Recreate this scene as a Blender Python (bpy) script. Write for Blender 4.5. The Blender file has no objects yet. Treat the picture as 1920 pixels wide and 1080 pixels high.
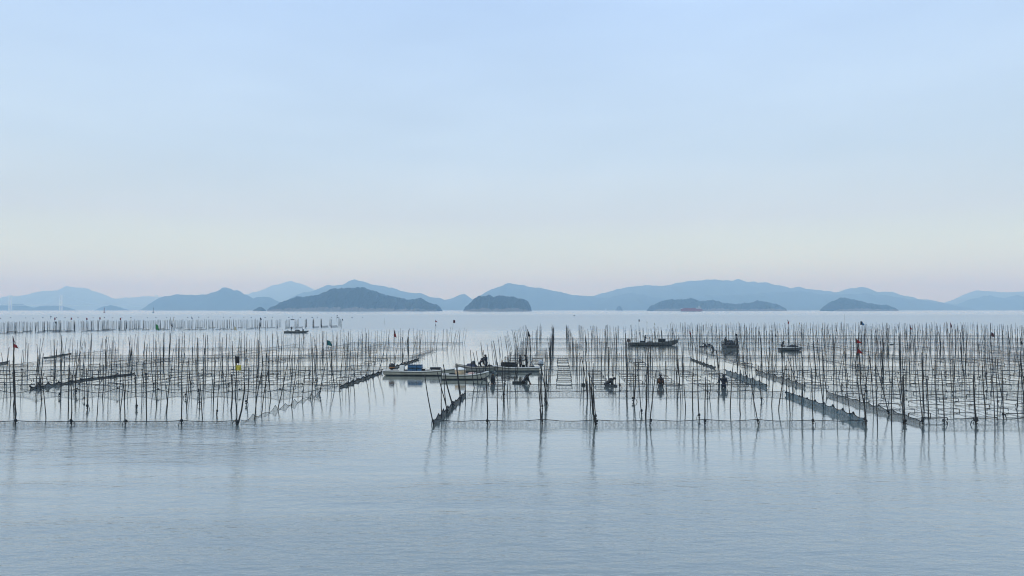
import bpy, bmesh, math, random
from mathutils import Vector, Matrix, noise
random.seed(11)
S = bpy.context.scene
C = S.collection
PI = math.pi
# ------------------------------------------------------------------ camera
F_PX, H_CAM, HORIZON = 1387.0, 7.0, 580.5
PITCH = math.atan((HORIZON - 540.0) / F_PX)
cd = bpy.data.cameras.new('camera')
cd.sensor_width = 36.0
cd.lens = F_PX / 1920.0 * 36.0
cd.clip_start = 0.5
cd.clip_end = 60000
cam = bpy.data.objects.new('camera', cd)
C.objects.link(cam)
cam.location = (0, 0, H_CAM)
cam.rotation_euler = (PI / 2 + PITCH, 0, 0)
S.camera = cam
# ------------------------------------------------------------------ sky and sun
SUN_EL, SUN_ROT = math.radians(46), math.radians(-112)
world = bpy.data.worlds.new('World')
S.world = world
world.use_nodes = True
wn, wl = world.node_tree.nodes, world.node_tree.links
wn.clear()
w_out = wn.new('ShaderNodeOutputWorld')
w_bg = wn.new('ShaderNodeBackground')
w_bg.inputs['Strength'].default_value = 0.1
sky = wn.new('ShaderNodeTexSky')
sky.sky_type = 'NISHITA'
sky.sun_disc = False
sky.sun_elevation = SUN_EL
sky.sun_rotation = SUN_ROT
sky.altitude = 0
sky.air_density = 1.0
sky.dust_density = 1.2
sky.ozone_density = 1.0
# a thin even veil of high cloud over the clear sky, whiter and warmer low down
tc = wn.new('ShaderNodeTexCoord')
sep = wn.new('ShaderNodeSeparateXYZ')
wl.new(tc.outputs['Generated'], sep.inputs[0])
ramp = wn.new('ShaderNodeValToRGB')
cr = ramp.color_ramp
SKY_STOPS = [(0.0, (11.6, 15.2, 7.2)), (0.05, (9.9, 12.2, 8.3)), (0.12, (7.7, 9.0, 9.5)), (0.2, (6.6, 8.4, 10.3)), (0.42, (5.9, 8.2, 12.2)), (1.0, (5.6, 7.8, 11.6))]
cr.elements[0].position = 0.0
cr.elements[1].position = 1.0
for p, c in SKY_STOPS[1:-1]:
    cr.elements.new(p)
for e, (p, c) in zip(cr.elements, SKY_STOPS):
    e.position = p
    e.color = (c[0] / 17, c[1] / 17, c[2] / 17, 1)
wl.new(sep.outputs['Z'], ramp.inputs['Fac'])
veil = wn.new('ShaderNodeVectorMath')
veil.operation = 'SCALE'
veil.inputs['Scale'].default_value = 17.0
wl.new(ramp.outputs['Color'], veil.inputs[0])
mp = wn.new('ShaderNodeMapping')
mp.inputs['Scale'].default_value = (1.5, 1.5, 6.0)
wl.new(tc.outputs['Generated'], mp.inputs['Vector'])
cn = wn.new('ShaderNodeTexNoise')
cn.inputs['Scale'].default_value = 1.6
cn.inputs['Detail'].default_value = 3
wl.new(mp.outputs[0], cn.inputs['Vector'])
mr = wn.new('ShaderNodeMapRange')
mr.inputs['From Min'].default_value = 0.3
mr.inputs['From Max'].default_value = 0.7
mr.inputs['To Min'].default_value = 0.77
mr.inputs['To Max'].default_value = 0.93
wl.new(cn.outputs['Fac'], mr.inputs['Value'])
mix = wn.new('ShaderNodeMix')
mix.data_type = 'RGBA'
wl.new(mr.outputs[0], mix.inputs['Factor'])
wl.new(sky.outputs[0], mix.inputs[6])
wl.new(veil.outputs[0], mix.inputs[7])
wl.new(mix.outputs[2], w_bg.inputs['Color'])
wl.new(w_bg.outputs[0], w_out.inputs['Surface'])
sd = bpy.data.lights.new('sun', 'SUN')
sd.energy = 1.1
sd.angle = math.radians(10)
sd.color = (1.0, 0.95, 0.88)
sun = bpy.data.objects.new('sun', sd)
C.objects.link(sun)
sun_dir = Vector((math.sin(SUN_ROT) * math.cos(SUN_EL), math.cos(SUN_ROT) * math.cos(SUN_EL), math.sin(SUN_EL)))
sun.rotation_euler = (-sun_dir).to_track_quat('-Z', 'Y').to_euler()
vs = S.view_settings
vs.view_transform = 'Standard'
vs.look = 'None'
vs.exposure = 0.0
vs.gamma = 1.0
vs.use_curve_mapping = False
S.render.engine = 'CYCLES'
cy = S.cycles
cy.use_denoising = True
cy.filter_width = 1.1
cy.use_adaptive_sampling = False
cy.max_bounces = 6
cy.diffuse_bounces = 2
cy.glossy_bounces = 3
cy.transparent_max_bounces = 24
cy.volume_bounces = 3
cy.caustics_reflective = False
cy.sample_clamp_indirect = 4.0

# ------------------------------------------------------------------ pixel <-> place helpers
cP, sP = math.cos(PITCH), math.sin(PITCH)

def ray(px, py):
    r, u = px - 960.0, 540.0 - py
    return r, F_PX * cP - u * sP, F_PX * sP + u * cP

def ground(px, py, z=0.0):
    x, y, zz = ray(px, py)
    t = (z - H_CAM) / zz
    return Vector((x * t, y * t, z))

def at_depth(px, py, Y):
    x, y, zz = ray(px, py)
    t = Y / y
    return Vector((x * t, Y, H_CAM + zz * t))

def to_px(p):
    X, Y, Z = p[0], p[1], p[2] - H_CAM
    f = Y * cP + Z * sP
    u = -Y * sP + Z * cP
    return 960 + F_PX * X / f, 540 - F_PX * u / f

# ------------------------------------------------------------------ materials
def material(name, color, rough=0.8, var=0.25, scale=6.0, bump=0.0, rand=0.0, metallic=0.0, color2=None, detail=4.0, stretch=(1, 1, 1)):
    m = bpy.data.materials.new(name)
    m.use_nodes = True
    n, l = m.node_tree.nodes, m.node_tree.links
    b = n['Principled BSDF']
    b.inputs['Roughness'].default_value = rough
    b.inputs['Metallic'].default_value = metallic
    t = n.new('ShaderNodeTexCoord')
    mpg = n.new('ShaderNodeMapping')
    mpg.inputs['Scale'].default_value = stretch
    l.new(t.outputs['Object'], mpg.inputs['Vector'])
    ns = n.new('ShaderNodeTexNoise')
    ns.inputs['Scale'].default_value = scale
    ns.inputs['Detail'].default_value = detail
    l.new(mpg.outputs[0], ns.inputs['Vector'])
    r = n.new('ShaderNodeValToRGB')
    c2 = color2 or tuple(c * (1 - var) for c in color)
    r.color_ramp.elements[0].position = 0.3
    r.color_ramp.elements[1].position = 0.7
    r.color_ramp.elements[0].color = (*c2, 1)
    r.color_ramp.elements[1].color = (*[min(1, c * (1 + var * 0.5)) for c in color], 1)
    l.new(ns.outputs['Fac'], r.inputs['Fac'])
    src = r.outputs['Color']
    if rand:
        oi = n.new('ShaderNodeObjectInfo')
        mm = n.new('ShaderNodeMapRange')
        mm.inputs['To Min'].default_value = 1 - rand
        mm.inputs['To Max'].default_value = 1 + rand
        l.new(oi.outputs['Random'], mm.inputs['Value'])
        sc = n.new('ShaderNodeVectorMath')
        sc.operation = 'SCALE'
        l.new(src, sc.inputs[0])
        l.new(mm.outputs[0], sc.inputs['Scale'])
        src = sc.outputs[0]
    l.new(src, b.inputs['Base Color'])
    if bump:
        bp = n.new('ShaderNodeBump')
        bp.inputs['Strength'].default_value = bump
        bp.inputs['Distance'].default_value = 0.02
        l.new(ns.outputs['Fac'], bp.inputs['Height'])
        l.new(bp.outputs[0], b.inputs['Normal'])
    return m

def net_material(name, color, alpha, scale=7.0, spread=0.25):
    """netting: strands and the gaps between them, seen as a broken veil"""
    m = material(name, color, 0.9, 0.4, 3.0)
    n, l = m.node_tree.nodes, m.node_tree.links
    b = n['Principled BSDF']
    out = [x for x in n if x.type == 'OUTPUT_MATERIAL'][0]
    tr = n.new('ShaderNodeBsdfTransparent')
    mx = n.new('ShaderNodeMixShader')
    t = n.new('ShaderNodeTexCoord')
    ns = n.new('ShaderNodeTexNoise')
    ns.inputs['Scale'].default_value = scale
    ns.inputs['Detail'].default_value = 5
    l.new(t.outputs['Object'], ns.inputs['Vector'])
    r = n.new('ShaderNodeMapRange')
    r.inputs['From Min'].default_value = 0.3
    r.inputs['From Max'].default_value = 0.7
    r.inputs['To Min'].default_value = max(0, alpha - spread)
    r.inputs['To Max'].default_value = min(1, alpha + spread)
    l.new(ns.outputs['Fac'], r.inputs['Value'])
    l.new(r.outputs[0], mx.inputs['Fac'])
    l.new(tr.outputs[0], mx.inputs[1])
    l.new(b.outputs[0], mx.inputs[2])
    l.new(mx.outputs[0], out.inputs['Surface'])
    return m

M = {
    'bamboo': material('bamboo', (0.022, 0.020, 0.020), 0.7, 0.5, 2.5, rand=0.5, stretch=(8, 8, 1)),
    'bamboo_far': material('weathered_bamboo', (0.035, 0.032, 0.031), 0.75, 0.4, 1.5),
    'rope': material('wet_rope', (0.018, 0.020, 0.022), 0.85, 0.4, 9.0),
    'bar': material('spreader_wood', (0.022, 0.021, 0.021), 0.7, 0.4, 5.0, rand=0.3),
    'net_grey': net_material('grey_netting', (0.15, 0.18, 0.20), 0.30),
    'net_green': net_material('green_grey_netting', (0.09, 0.13, 0.13), 0.42),
    'net_blue': net_material('blue_netting', (0.022, 0.07, 0.10), 0.85, spread=0.12),
    'net_slate': net_material('slate_netting', (0.06, 0.078, 0.085), 0.74, spread=0.15),
    'net_dark': net_material('dark_netting', (0.018, 0.035, 0.042), 0.9, spread=0.1),
    'net_lay': net_material('seaweed_netting', (0.07, 0.085, 0.09), 0.22, 1.4, 0.22),
    'hull': material('white_hull_paint', (0.42, 0.385, 0.32), 0.45, 0.25, 1.6, color2=(0.28, 0.26, 0.21), bump=0.05),
    'hull_low': material('stained_hull_paint', (0.10, 0.10, 0.095), 0.5, 0.35, 2.0),
    'hull_grey': material('grey_hull_paint', (0.22, 0.22, 0.20), 0.5, 0.3, 1.6),
    'boot': material('dark_bottom_paint', (0.02, 0.022, 0.026), 0.6, 0.3, 3.0),
    'deck': material('worn_deck', (0.30, 0.30, 0.28), 0.8, 0.35, 4.0),
    'engine': material('black_cowling', (0.014, 0.014, 0.016), 0.35, 0.3, 6.0),
    'engine_grey': material('grey_cowling', (0.30, 0.33, 0.36), 0.35, 0.2, 6.0),
    'stripe': material('orange_band', (0.38, 0.16, 0.05), 0.5, 0.2, 6.0),
    'metal': material('dull_steel', (0.20, 0.20, 0.20), 0.4, 0.2, 8.0, metallic=0.7),
    'crate_blue': material('blue_plastic', (0.035, 0.11, 0.22), 0.5, 0.25, 5.0, rand=0.25),
    'crate_dark': material('dark_plastic', (0.016, 0.018, 0.02), 0.6, 0.3, 5.0, rand=0.3),
    'tarp': material('navy_sheet', (0.012, 0.022, 0.055), 0.6, 0.4, 5.0, bump=0.6),
    'tub': material('straw_coloured_tub', (0.50, 0.37, 0.23), 0.6, 0.3, 7.0),
    'lid': material('white_lid', (0.74, 0.73, 0.69), 0.5, 0.1, 4.0),
    'pink': material('pink_cloth', (0.55, 0.38, 0.32), 0.8, 0.3, 8.0),
    'weed': material('heaped_seaweed', (0.010, 0.011, 0.010), 0.45, 0.6, 8.0, bump=0.5),
    'wood': material('wet_plank', (0.028, 0.026, 0.025), 0.6, 0.4, 4.0, stretch=(1, 8, 8)),
    'suit_black': material('black_wetsuit', (0.008, 0.008, 0.010), 0.6, 0.4, 10.0),
    'suit_navy': material('navy_waders', (0.010, 0.014, 0.030), 0.6, 0.4, 10.0),
    'suit_orange': material('orange_life_vest', (0.11, 0.045, 0.018), 0.7, 0.3, 10.0),
    'skin': material('skin', (0.30, 0.18, 0.12), 0.6, 0.1, 10.0),
    'f_red': material('red_flag_cloth', (0.22, 0.012, 0.014), 0.8, 0.35, 6.0),
    'f_black': material('black_flag_cloth', (0.006, 0.006, 0.007), 0.8, 0.3, 6.0),
    'f_yellow': material('yellow_flag_cloth', (0.50, 0.41, 0.05), 0.8, 0.25, 6.0),
    'f_green': material('green_flag_cloth', (0.035, 0.20, 0.055), 0.8, 0.25, 6.0),
    'f_teal': material('teal_flag_cloth', (0.008, 0.10, 0.11), 0.8, 0.25, 6.0),
    'f_blue': material('blue_flag_cloth', (0.05, 0.12, 0.24), 0.8, 0.25, 6.0),
    'f_white': material('pale_flag_cloth', (0.55, 0.55, 0.50), 0.8, 0.25, 6.0),
    'f_beige': material('beige_flag_cloth', (0.45, 0.38, 0.24), 0.8, 0.25, 6.0),
    'f_dark': material('dark_red_flag_cloth', (0.06, 0.008, 0.012), 0.8, 0.25, 6.0),
    'pale_pole': material('pale_cane', (0.22, 0.21, 0.19), 0.7, 0.3, 3.0),
    'float': material('dark_float', (0.02, 0.02, 0.022), 0.5, 0.3, 5.0),
    'float_white': material('white_foam_float', (0.65, 0.65, 0.62), 0.7, 0.15, 5.0),
    'forest': material('island_forest', (0.010, 0.019, 0.020), 0.95, 0.5, 0.06, detail=8),
    'hill': material('hill_forest', (0.022, 0.034, 0.026), 0.95, 0.4, 0.012, detail=8),
    'rock': material('shore_rock', (0.15, 0.14, 0.125), 0.9, 0.4, 0.12),
    'tower': material('white_tower_paint', (0.92, 0.92, 0.9), 0.5, 0.05, 0.1),
    'ship_red': material('red_ship_paint', (0.24, 0.016, 0.022), 0.5, 0.2, 0.2),
    'ship_grey': material('ship_grey', (0.40, 0.42, 0.42), 0.5, 0.2, 0.2),
    'ship_dark': material('ship_waterline', (0.02, 0.02, 0.03), 0.5, 0.2, 0.2),
    'sail': material('white_sail', (0.8, 0.8, 0.78), 0.8, 0.05, 0.3),
    'beacon_red': material('red_buoy_paint', (0.22, 0.015, 0.02), 0.5, 0.2, 1.0),
    'beacon_black': material('dark_buoy_paint', (0.02, 0.025, 0.025), 0.5, 0.2, 1.0),
}
# ------------------------------------------------------------------ mesh helpers
class MB:
    def __init__(self):
        self.v, self.f, self.mi = [], [], []

    def add(self, verts, faces, mi=0):
        o = len(self.v)
        self.v += [tuple(p) for p in verts]
        self.f += [tuple(i + o for i in q) for q in faces]
        self.mi += [mi] * len(faces)
        return self

    def box(self, c, s, rot=None, mi=0, taper=1.0):
        vs_ = []
        for z in (-1, 1):
            k = 1.0 if z < 0 else taper
            for x, y in ((-1, -1), (1, -1), (1, 1), (-1, 1)):
                p = Vector((x * s[0] / 2 * k, y * s[1] / 2 * k, z * s[2] / 2))
                if rot:
                    p = rot @ p
                vs_.append(p + Vector(c))
        return self.add(vs_, [(0, 3, 2, 1), (4, 5, 6, 7), (0, 1, 5, 4), (1, 2, 6, 5), (2, 3, 7, 6), (3, 0, 4, 7)], mi)

    def tube(self, pts, radii, n=6, mi=0, caps=True):
        pts = [Vector(p) for p in pts]
        if not hasattr(radii, '__len__'):
            radii = [radii] * len(pts)
        vs_, fs = [], []
        up = Vector((0, 0, 1))
        for i, p in enumerate(pts):
            a, b = pts[max(0, i - 1)], pts[min(len(pts) - 1, i + 1)]
            d = (b - a).normalized()
            u = d.cross(Vector((0, 1, 0)) if abs(d.y) < 0.8 else up).normalized()
            w = d.cross(u).normalized()
            for k in range(n):
                t = 2 * PI * k / n
                vs_.append(p + (u * math.cos(t) + w * math.sin(t)) * radii[i])
        for i in range(len(pts) - 1):
            for k in range(n):
                a, b = i * n + k, i * n + (k + 1) % n
                fs.append((a, a + n, b + n, b))
        if caps:
            fs.append(tuple(range(n)))
            fs.append(tuple(reversed(range((len(pts) - 1) * n, len(pts) * n))))
        return self.add(vs_, fs, mi)

    def lathe(self, prof, c=(0, 0, 0), n=14, mi=0, axis=None):
        vs_, fs = [], []
        for r, z in prof:
            for k in range(n):
                t = 2 * PI * k / n
                p = Vector((r * math.cos(t), r * math.sin(t), z))
                if axis:
                    p = axis @ p
                vs_.append(p + Vector(c))
        for i in range(len(prof) - 1):
            for k in range(n):
                a, b = i * n + k, i * n + (k + 1) % n
                fs.append((a, b, b + n, a + n))
        fs.append(tuple(reversed(range(n))))
        fs.append(tuple(range((len(prof) - 1) * n, len(prof) * n)))
        return self.add(vs_, fs, mi)

    def ball(self, c, r, n=10, m=7, mi=0):
        if not hasattr(r, '__len__'):
            r = (r, r, r)
        vs_, fs = [], []
        for i in range(1, m):
            th = PI * i / m
            for k in range(n):
                t = 2 * PI * k / n
                vs_.append(Vector(c) + Vector((r[0] * math.sin(th) * math.cos(t), r[1] * math.sin(th) * math.sin(t), r[2] * math.cos(th))))
        for i in range(m - 2):
            for k in range(n):
                a, b = i * n + k, i * n + (k + 1) % n
                fs.append((a, a + n, b + n, b))
        vs_.append(Vector(c) + Vector((0, 0, r[2])))
        vs_.append(Vector(c) - Vector((0, 0, r[2])))
        t_, b_ = len(vs_) - 2, len(vs_) - 1
        for k in range(n):
            fs.append((t_, k, (k + 1) % n))
            fs.append((b_, (m - 2) * n + (k + 1) % n, (m - 2) * n + k))
        return self.add(vs_, fs, mi)

    def mesh(self, name, mats, smooth=True):
        me = bpy.data.meshes.new(name)
        me.from_pydata(self.v, [], self.f)
        for m in (mats if isinstance(mats, (list, tuple)) else [mats]):
            me.materials.append(M[m] if isinstance(m, str) else m)
        for p, i in zip(me.polygons, self.mi):
            p.material_index = i
            p.use_smooth = smooth
        me.update()
        return me

    def build(self, name, mats, parent=None, smooth=True, loc=None):
        return link(name, self.mesh(name, mats, smooth), parent, loc)


def link(name, me, parent=None, loc=None, rz=0.0):
    o = bpy.data.objects.new(name, me)
    C.objects.link(o)
    o.parent = parent
    if loc is not None:
        o.location = loc
    if rz:
        o.rotation_euler = (0, 0, rz)
    return o

def tag(o, label, cat, group=None):
    o['label'] = label
    o['category'] = cat
    if group:
        o['group'] = group
    return o

def thing(name, label, cat, loc=(0, 0, 0), rz=0.0, group=None):
    return tag(link(name, None, None, loc, rz), label, cat, group)

def kind(o, k):
    o['kind'] = k
    return o

ORD = ['zeroth', 'first', 'second', 'third', 'fourth', 'fifth', 'sixth', 'seventh', 'eighth', 'ninth', 'tenth', 'eleventh',
       'twelfth', 'thirteenth', 'fourteenth', 'fifteenth', 'sixteenth', 'seventeenth', 'eighteenth', 'nineteenth', 'twentieth']
ORD += ['twenty-' + o for o in ORD[1:10]] + ['thirtieth'] + ['thirty-' + o for o in ORD[1:10]]
# ------------------------------------------------------------------ water
def water_material():
    m = bpy.data.materials.new('sea_water')
    m.use_nodes = True
    n, l = m.node_tree.nodes, m.node_tree.links
    b = n['Principled BSDF']
    b.inputs['Base Color'].default_value = (*WATER_COL, 1)
    b.inputs['IOR'].default_value = 1.5
    b.inputs['Coat Weight'].default_value = 1.0
    b.inputs['Coat IOR'].default_value = 1.5
    t = n.new('ShaderNodeTexCoord')
    sp = n.new('ShaderNodeSeparateXYZ')
    l.new(t.outputs['Object'], sp.inputs[0])

    def math_(op, a, b_=None, clamp=False):
        q = n.new('ShaderNodeMath')
        q.operation = op
        q.use_clamp = clamp
        for i, x in enumerate((a, b_)):
            if x is None:
                continue
            if isinstance(x, (int, float)):
                q.inputs[i].default_value = x
            else:
                l.new(x, q.inputs[i])
        return q.outputs[0]

    def noise_(scale, sx, sy, detail=2.0, rough=0.5):
        mpg = n.new('ShaderNodeMapping')
        mpg.inputs['Scale'].default_value = (sx, sy, 1)
        l.new(t.outputs['Object'], mpg.inputs['Vector'])
        ns = n.new('ShaderNodeTexNoise')
        ns.noise_dimensions = '2D'
        ns.inputs['Scale'].default_value = scale
        ns.inputs['Detail'].default_value = detail
        ns.inputs['Roughness'].default_value = rough
        l.new(mpg.outputs[0], ns.inputs['Vector'])
        return ns.outputs['Fac']
    # log of the distance out from the shore, bent a little by the wind patches
    patch = noise_(0.035, 0.5, 1.6, 3.0)
    big = noise_(0.006, 0.25, 1.4, 4.0)
    ly = math_('LOGARITHM', math_('MAXIMUM', sp.outputs['Y'], 1.0), 10.0)
    ly = math_('ADD', ly, math_('MULTIPLY', math_('SUBTRACT', patch, 0.5), 0.035))
    ly = math_('ADD', ly, math_('MULTIPLY', math_('SUBTRACT', big, 0.5), 0.07))
    def along(stops):
        r = n.new('ShaderNodeValToRGB')
        cr_ = r.color_ramp
        while len(cr_.elements) > 1:
            cr_.elements.remove(cr_.elements[-1])
        for k, (Y, a) in enumerate(stops):
            p = math.log10(Y) / 4.31
            e = cr_.elements[0] if k == 0 else cr_.elements.new(p)
            e.position = p
            e.color = (a, a, a, 1)
        l.new(math_('DIVIDE', ly, 4.31), r.inputs['Fac'])
        return r.outputs['Color']
    amp = along(RIPPLE)
    gl = along(GLOSS)
    l.new(gl, b.inputs['Roughness'])
    l.new(gl, b.inputs['Coat Roughness'])
    # the open lane between the pole fields is ruffled by the breeze
    q = n.new('ShaderNodeSeparateXYZ')
    l.new(amp, q.inputs[0])
    amp = q.outputs[0]
    amp = math_('MULTIPLY', amp, math_('ADD', 0.3, math_('MULTIPLY', patch, 1.4)))
    # more breeze reaches the water off the left field
    lf = math_('MULTIPLY', math_('SUBTRACT', -5.0, sp.outputs['X']), 0.1, True)
    nearer = math_('MULTIPLY', math_('SUBTRACT', 48.0, sp.outputs['Y']), 0.3, True)
    amp = math_('MULTIPLY', amp, math_('ADD', 1.0, math_('MULTIPLY', math_('MULTIPLY', lf, math_('MULTIPLY', nearer, math_('MULTIPLY', math_('SUBTRACT', sp.outputs['Y'], 30.5), 0.4, True))), 2.2)))
    # slick lanes where the current runs smooth
    slick = math_('MULTIPLY', math_('SUBTRACT', noise_(1.0, 0.022, 0.16, 3.0, 0.6), 0.52), 7.0, True)
    amp = math_('MULTIPLY', amp, math_('SUBTRACT', 1.0, math_('MULTIPLY', slick, 0.5)))
    w1 = noise_(1.0, 1.1, 2.6, 3.0, 0.55)
    w2 = noise_(1.0, 0.35, 0.8, 2.0)
    w3 = noise_(1.0, 3.2, 7.5, 4.0, 0.65)
    h = math_('ADD', math_('MULTIPLY', w1, 0.030), math_('MULTIPLY', w2, 0.045))
    h = math_('ADD', h, math_('MULTIPLY', w3, 0.011))
    h = math_('MULTIPLY', h, amp)
    bp = n.new('ShaderNodeBump')
    bp.inputs['Strength'].default_value = 1.0
    bp.inputs['Distance'].default_value = 1.0
    l.new(h, bp.inputs['Height'])
    l.new(bp.outputs[0], b.inputs['Normal'])
    l.new(bp.outputs[0], b.inputs['Coat Normal'])
    return m

WATER_COL = (0.160, 0.197, 0.183)
RIPPLE = [(1, 0.9), (20, 1.0), (30.8, 1.15), (32.4, 0.42), (46, 0.30), (58, 0.13), (112, 0.11), (150, 0.42), (300, 1.0), (900, 1.0), (1300, 0.9), (20000, 0.9)]
# far out one pixel holds many wavelets: their spread of slopes is a gloss, not a shape
GLOSS = [(1, 0.07), (36, 0.06), (60, 0.05), (130, 0.06), (180, 0.14), (280, 0.30), (900, 0.32), (1300, 0.24), (20000, 0.24)]
M['water'] = water_material()
mb = MB()
ys = [-250, -60, 0, 40, 90, 180, 400, 900, 2000, 5000, 15400]
xs = [-15400, -6000, -2000, -600, -150, 0, 150, 600, 2000, 6000, 15400]
vs_ = [(x, y, 0) for y in ys for x in xs]
nx = len(xs)
mb.add(vs_, [(j * nx + i, j * nx + i + 1, (j + 1) * nx + i + 1, (j + 1) * nx + i) for j in range(len(ys) - 1) for i in range(nx - 1)])
kind(mb.build('water', 'water', smooth=False), 'structure')

# ------------------------------------------------------------------ hills and islands
def terrain(name, prof, Y, mat, depth=None, step=1.6, rough=0.6, trees=0.0, seed=0, shore=False, rows=18):
    """a ridge standing at its own distance: the profile gives its crest, the slopes fall away towards and from the shore"""
    rnd = random.Random(seed)
    x0, x1 = prof[0][0], prof[-1][0]
    n = max(8, int((x1 - x0) / step))
    scale = Y / F_PX
    hmax = max(HORIZON - y for _, y in prof) * scale + H_CAM
    D = depth or max(hmax * 2.2, (x1 - x0) * scale * 0.25)
    verts = []
    for j in range(rows + 1):
        v = j / rows * 2 - 1
        for i in range(n + 1):
            px = x0 + (x1 - x0) * i / n
            for (ax, ay), (bx, by) in zip(prof, prof[1:]):
                if ax <= px <= bx:
                    t = (px - ax) / (bx - ax) if bx > ax else 0
                    py = ay + (by - ay) * t
                    break
            crest = max(0.0, at_depth(px, py, Y).z)
            X = (px - 960) * scale
            # spurs: the shoulder of the slope wanders, the crest keeps its line
            w = noise.noise(Vector((px * 0.03 + seed, v * 1.3, seed * 1.7))) * 0.12
            vv = max(-1, min(1, v + w * (1 - abs(v)) * min(1, abs(v) * 4)))
            fall = max(0.0, 1 - abs(vv) ** 1.7)
            z = crest * fall
            if 0.02 < fall:
                z += crest * rough * 0.30 * noise.noise(Vector((X * 0.9 / (hmax + 20) * 3, v * 4.0, seed))) * (abs(v) > 0.02) * fall ** 0.5 * (1 if v < 0 else 0.6)
            if not trees:
                z += fall * min(crest * 0.03, 6) * noise.noise(Vector((px * 0.13, v * 6, seed * 3.1)))
            if trees and crest > trees and fall > 0.06:
                z += trees * (0.5 + 0.75 * noise.noise(Vector((X / 17, v * 9, 3))) + 0.55 * noise.noise(Vector((X / 7, v * 15, 8))) + 0.25 * rnd.random())
            z = max(z, -3.0) if j not in (0, rows) else -3.0
            if i in (0, n):
                z = min(z, 1.0 + crest * 0.6)
            verts.append((X + (rnd.random() - 0.5) * scale * step * (0.3 if trees else 0), Y + v * D * (0.35 + 0.65 * min(1, crest / (hmax * 0.6) + 0.15)), z))
    faces = []
    mis = []
    for j in range(rows):
        for i in range(n):
            faces.append((j * (n + 1) + i, j * (n + 1) + i + 1, (j + 1) * (n + 1) + i + 1, (j + 1) * (n + 1) + i))
            mis.append(1 if shore and j == 0 else 0)
    b_ = MB()
    b_.add(verts, faces)
    b_.mi = mis
    return kind(b_.build(name, [mat, 'rock'] if shore else [mat], smooth=not trees), 'structure')

L1 = [(-200, 572), (-120, 566), (-40, 564), (0, 561), (42, 554), (69, 552), (97, 546), (117, 543), (133, 538), (145, 539.5), (156, 540.5), (167, 546), (189, 554), (206, 558.6), (219, 565.5), (236, 569.7), (264, 572), (290, 577), (320, 580)]
LP = [(120, 575), (180, 566), (215, 561), (250, 557.5), (290, 556), (340, 558), (400, 566), (480, 574)]
L0 = [(-160, 576), (-80, 570), (0, 573), (25, 569.7), (39, 570.5), (55, 576), (66, 577), (78, 574), (92, 572.5), (111, 573), (125, 576.6), (132, 580)]
LI = [(185, 580), (191, 577), (197, 574.4), (208, 572), (219, 574.4), (228, 578), (237, 580)]
L2 = [(271, 580), (278, 576.6), (292, 564), (311, 556), (330.5, 552), (347, 552.5), (369, 554.5), (392, 553), (403, 547.5), (413, 543), (422, 540), (433, 542), (450, 549), (460, 553), (476, 561), (495.5, 556), (507, 558.6), (523, 567), (533, 576), (540, 580)]
M0 = [(440, 566), (465, 553), (484, 546), (509.5, 538), (532, 533.6), (551, 529.8), (565, 532), (579, 538), (591, 544), (620, 555), (660, 566)]
M1 = [(530, 568), (557, 556), (579, 547.5), (607, 542), (620.5, 536.4), (643, 533.6), (651, 535.5), (668, 526.7), (682, 528), (698, 533.6), (718, 536.4), (732, 542), (754, 546), (773, 549), (790, 550), (807, 557), (823, 558.6), (834, 563), (851, 558.6), (870.5, 551), (884, 560), (900, 567), (930, 575)]
N1 = [(516, 580.5), (520.5, 575), (534, 568), (551, 560), (562, 558), (570.5, 559.5), (595.5, 557.5), (607, 552), (623, 544), (640, 542.6), (657, 541), (679, 543.5), (695.5, 546.5), (707, 551), (726, 556), (745.5, 560), (762, 564), (782, 563), (790, 561.5), (801, 568), (812, 572.5), (820.5, 574.5), (825, 580.5)]
N2 = [(871, 580.5), (877, 575), (884, 569.7), (891, 562), (902, 558), (919, 555.4), (924, 559), (935.5, 557.5), (963, 558.5), (972, 561.5), (983, 563.5), (990, 568), (994, 575), (996, 580.5)]
M2 = [(860, 574), (880, 566), (897, 557), (908, 550), (922, 542), (944, 535), (966, 532), (974.5, 535), (999.5, 539), (1019, 540.5), (1038, 545.5), (1052, 547.5), (1071.5, 553), (1091, 554.5), (1110.5, 555.5), (1150, 562), (1220, 574)]
M3 = [(1060, 570), (1090, 560), (1116, 554.5), (1144, 546), (1174.5, 539), (1210.5, 534.5), (1235.5, 536.4), (1263, 534.5), (1274.5, 531), (1305, 526.7), (1341, 523.5), (1361, 527), (1389, 528), (1414, 532), (1432.5, 530), (1451, 535), (1470, 540), (1492, 540.6), (1507.5, 541), (1532.5, 544), (1545, 547.5), (1570, 548), (1589, 546), (1604, 539.7), (1617, 545), (1629, 550.6), (1648, 547.5), (1664, 550.6), (1679, 557), (1711, 560), (1732.5, 564), (1757.5, 568), (1770, 572.5), (1800, 578)]
M4 = [(1085, 577), (1110, 568), (1160, 553), (1183, 549), (1213, 555), (1260, 561), (1320, 554), (1400, 552), (1460, 547), (1500, 546), (1530, 551), (1560, 554), (1600, 551), (1640, 553), (1700, 562), (1750, 570), (1790, 578)]
R1 = [(1730, 579), (1770, 572.5), (1789, 566), (1807.5, 557), (1823, 549), (1839, 545), (1851, 547.5), (1870, 547), (1889, 549), (1914, 547), (1960, 543), (2040, 549), (2120, 556)]
R2 = [(1760, 580), (1782, 578), (1807, 571), (1832, 559.5), (1851, 555), (1882, 559), (1901, 555), (1930, 557), (2000, 552), (2100, 560)]
N3 = [(1220, 580.5), (1222, 575), (1238, 567.5), (1252, 563.5), (1275, 563), (1288, 562.6), (1294, 561), (1303, 563), (1313, 566), (1335.5, 565), (1357.5, 569.4), (1379, 572.5), (1398, 570), (1414, 568), (1420, 566), (1439, 568), (1454, 572.5), (1459, 576), (1461, 580.5)]
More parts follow.
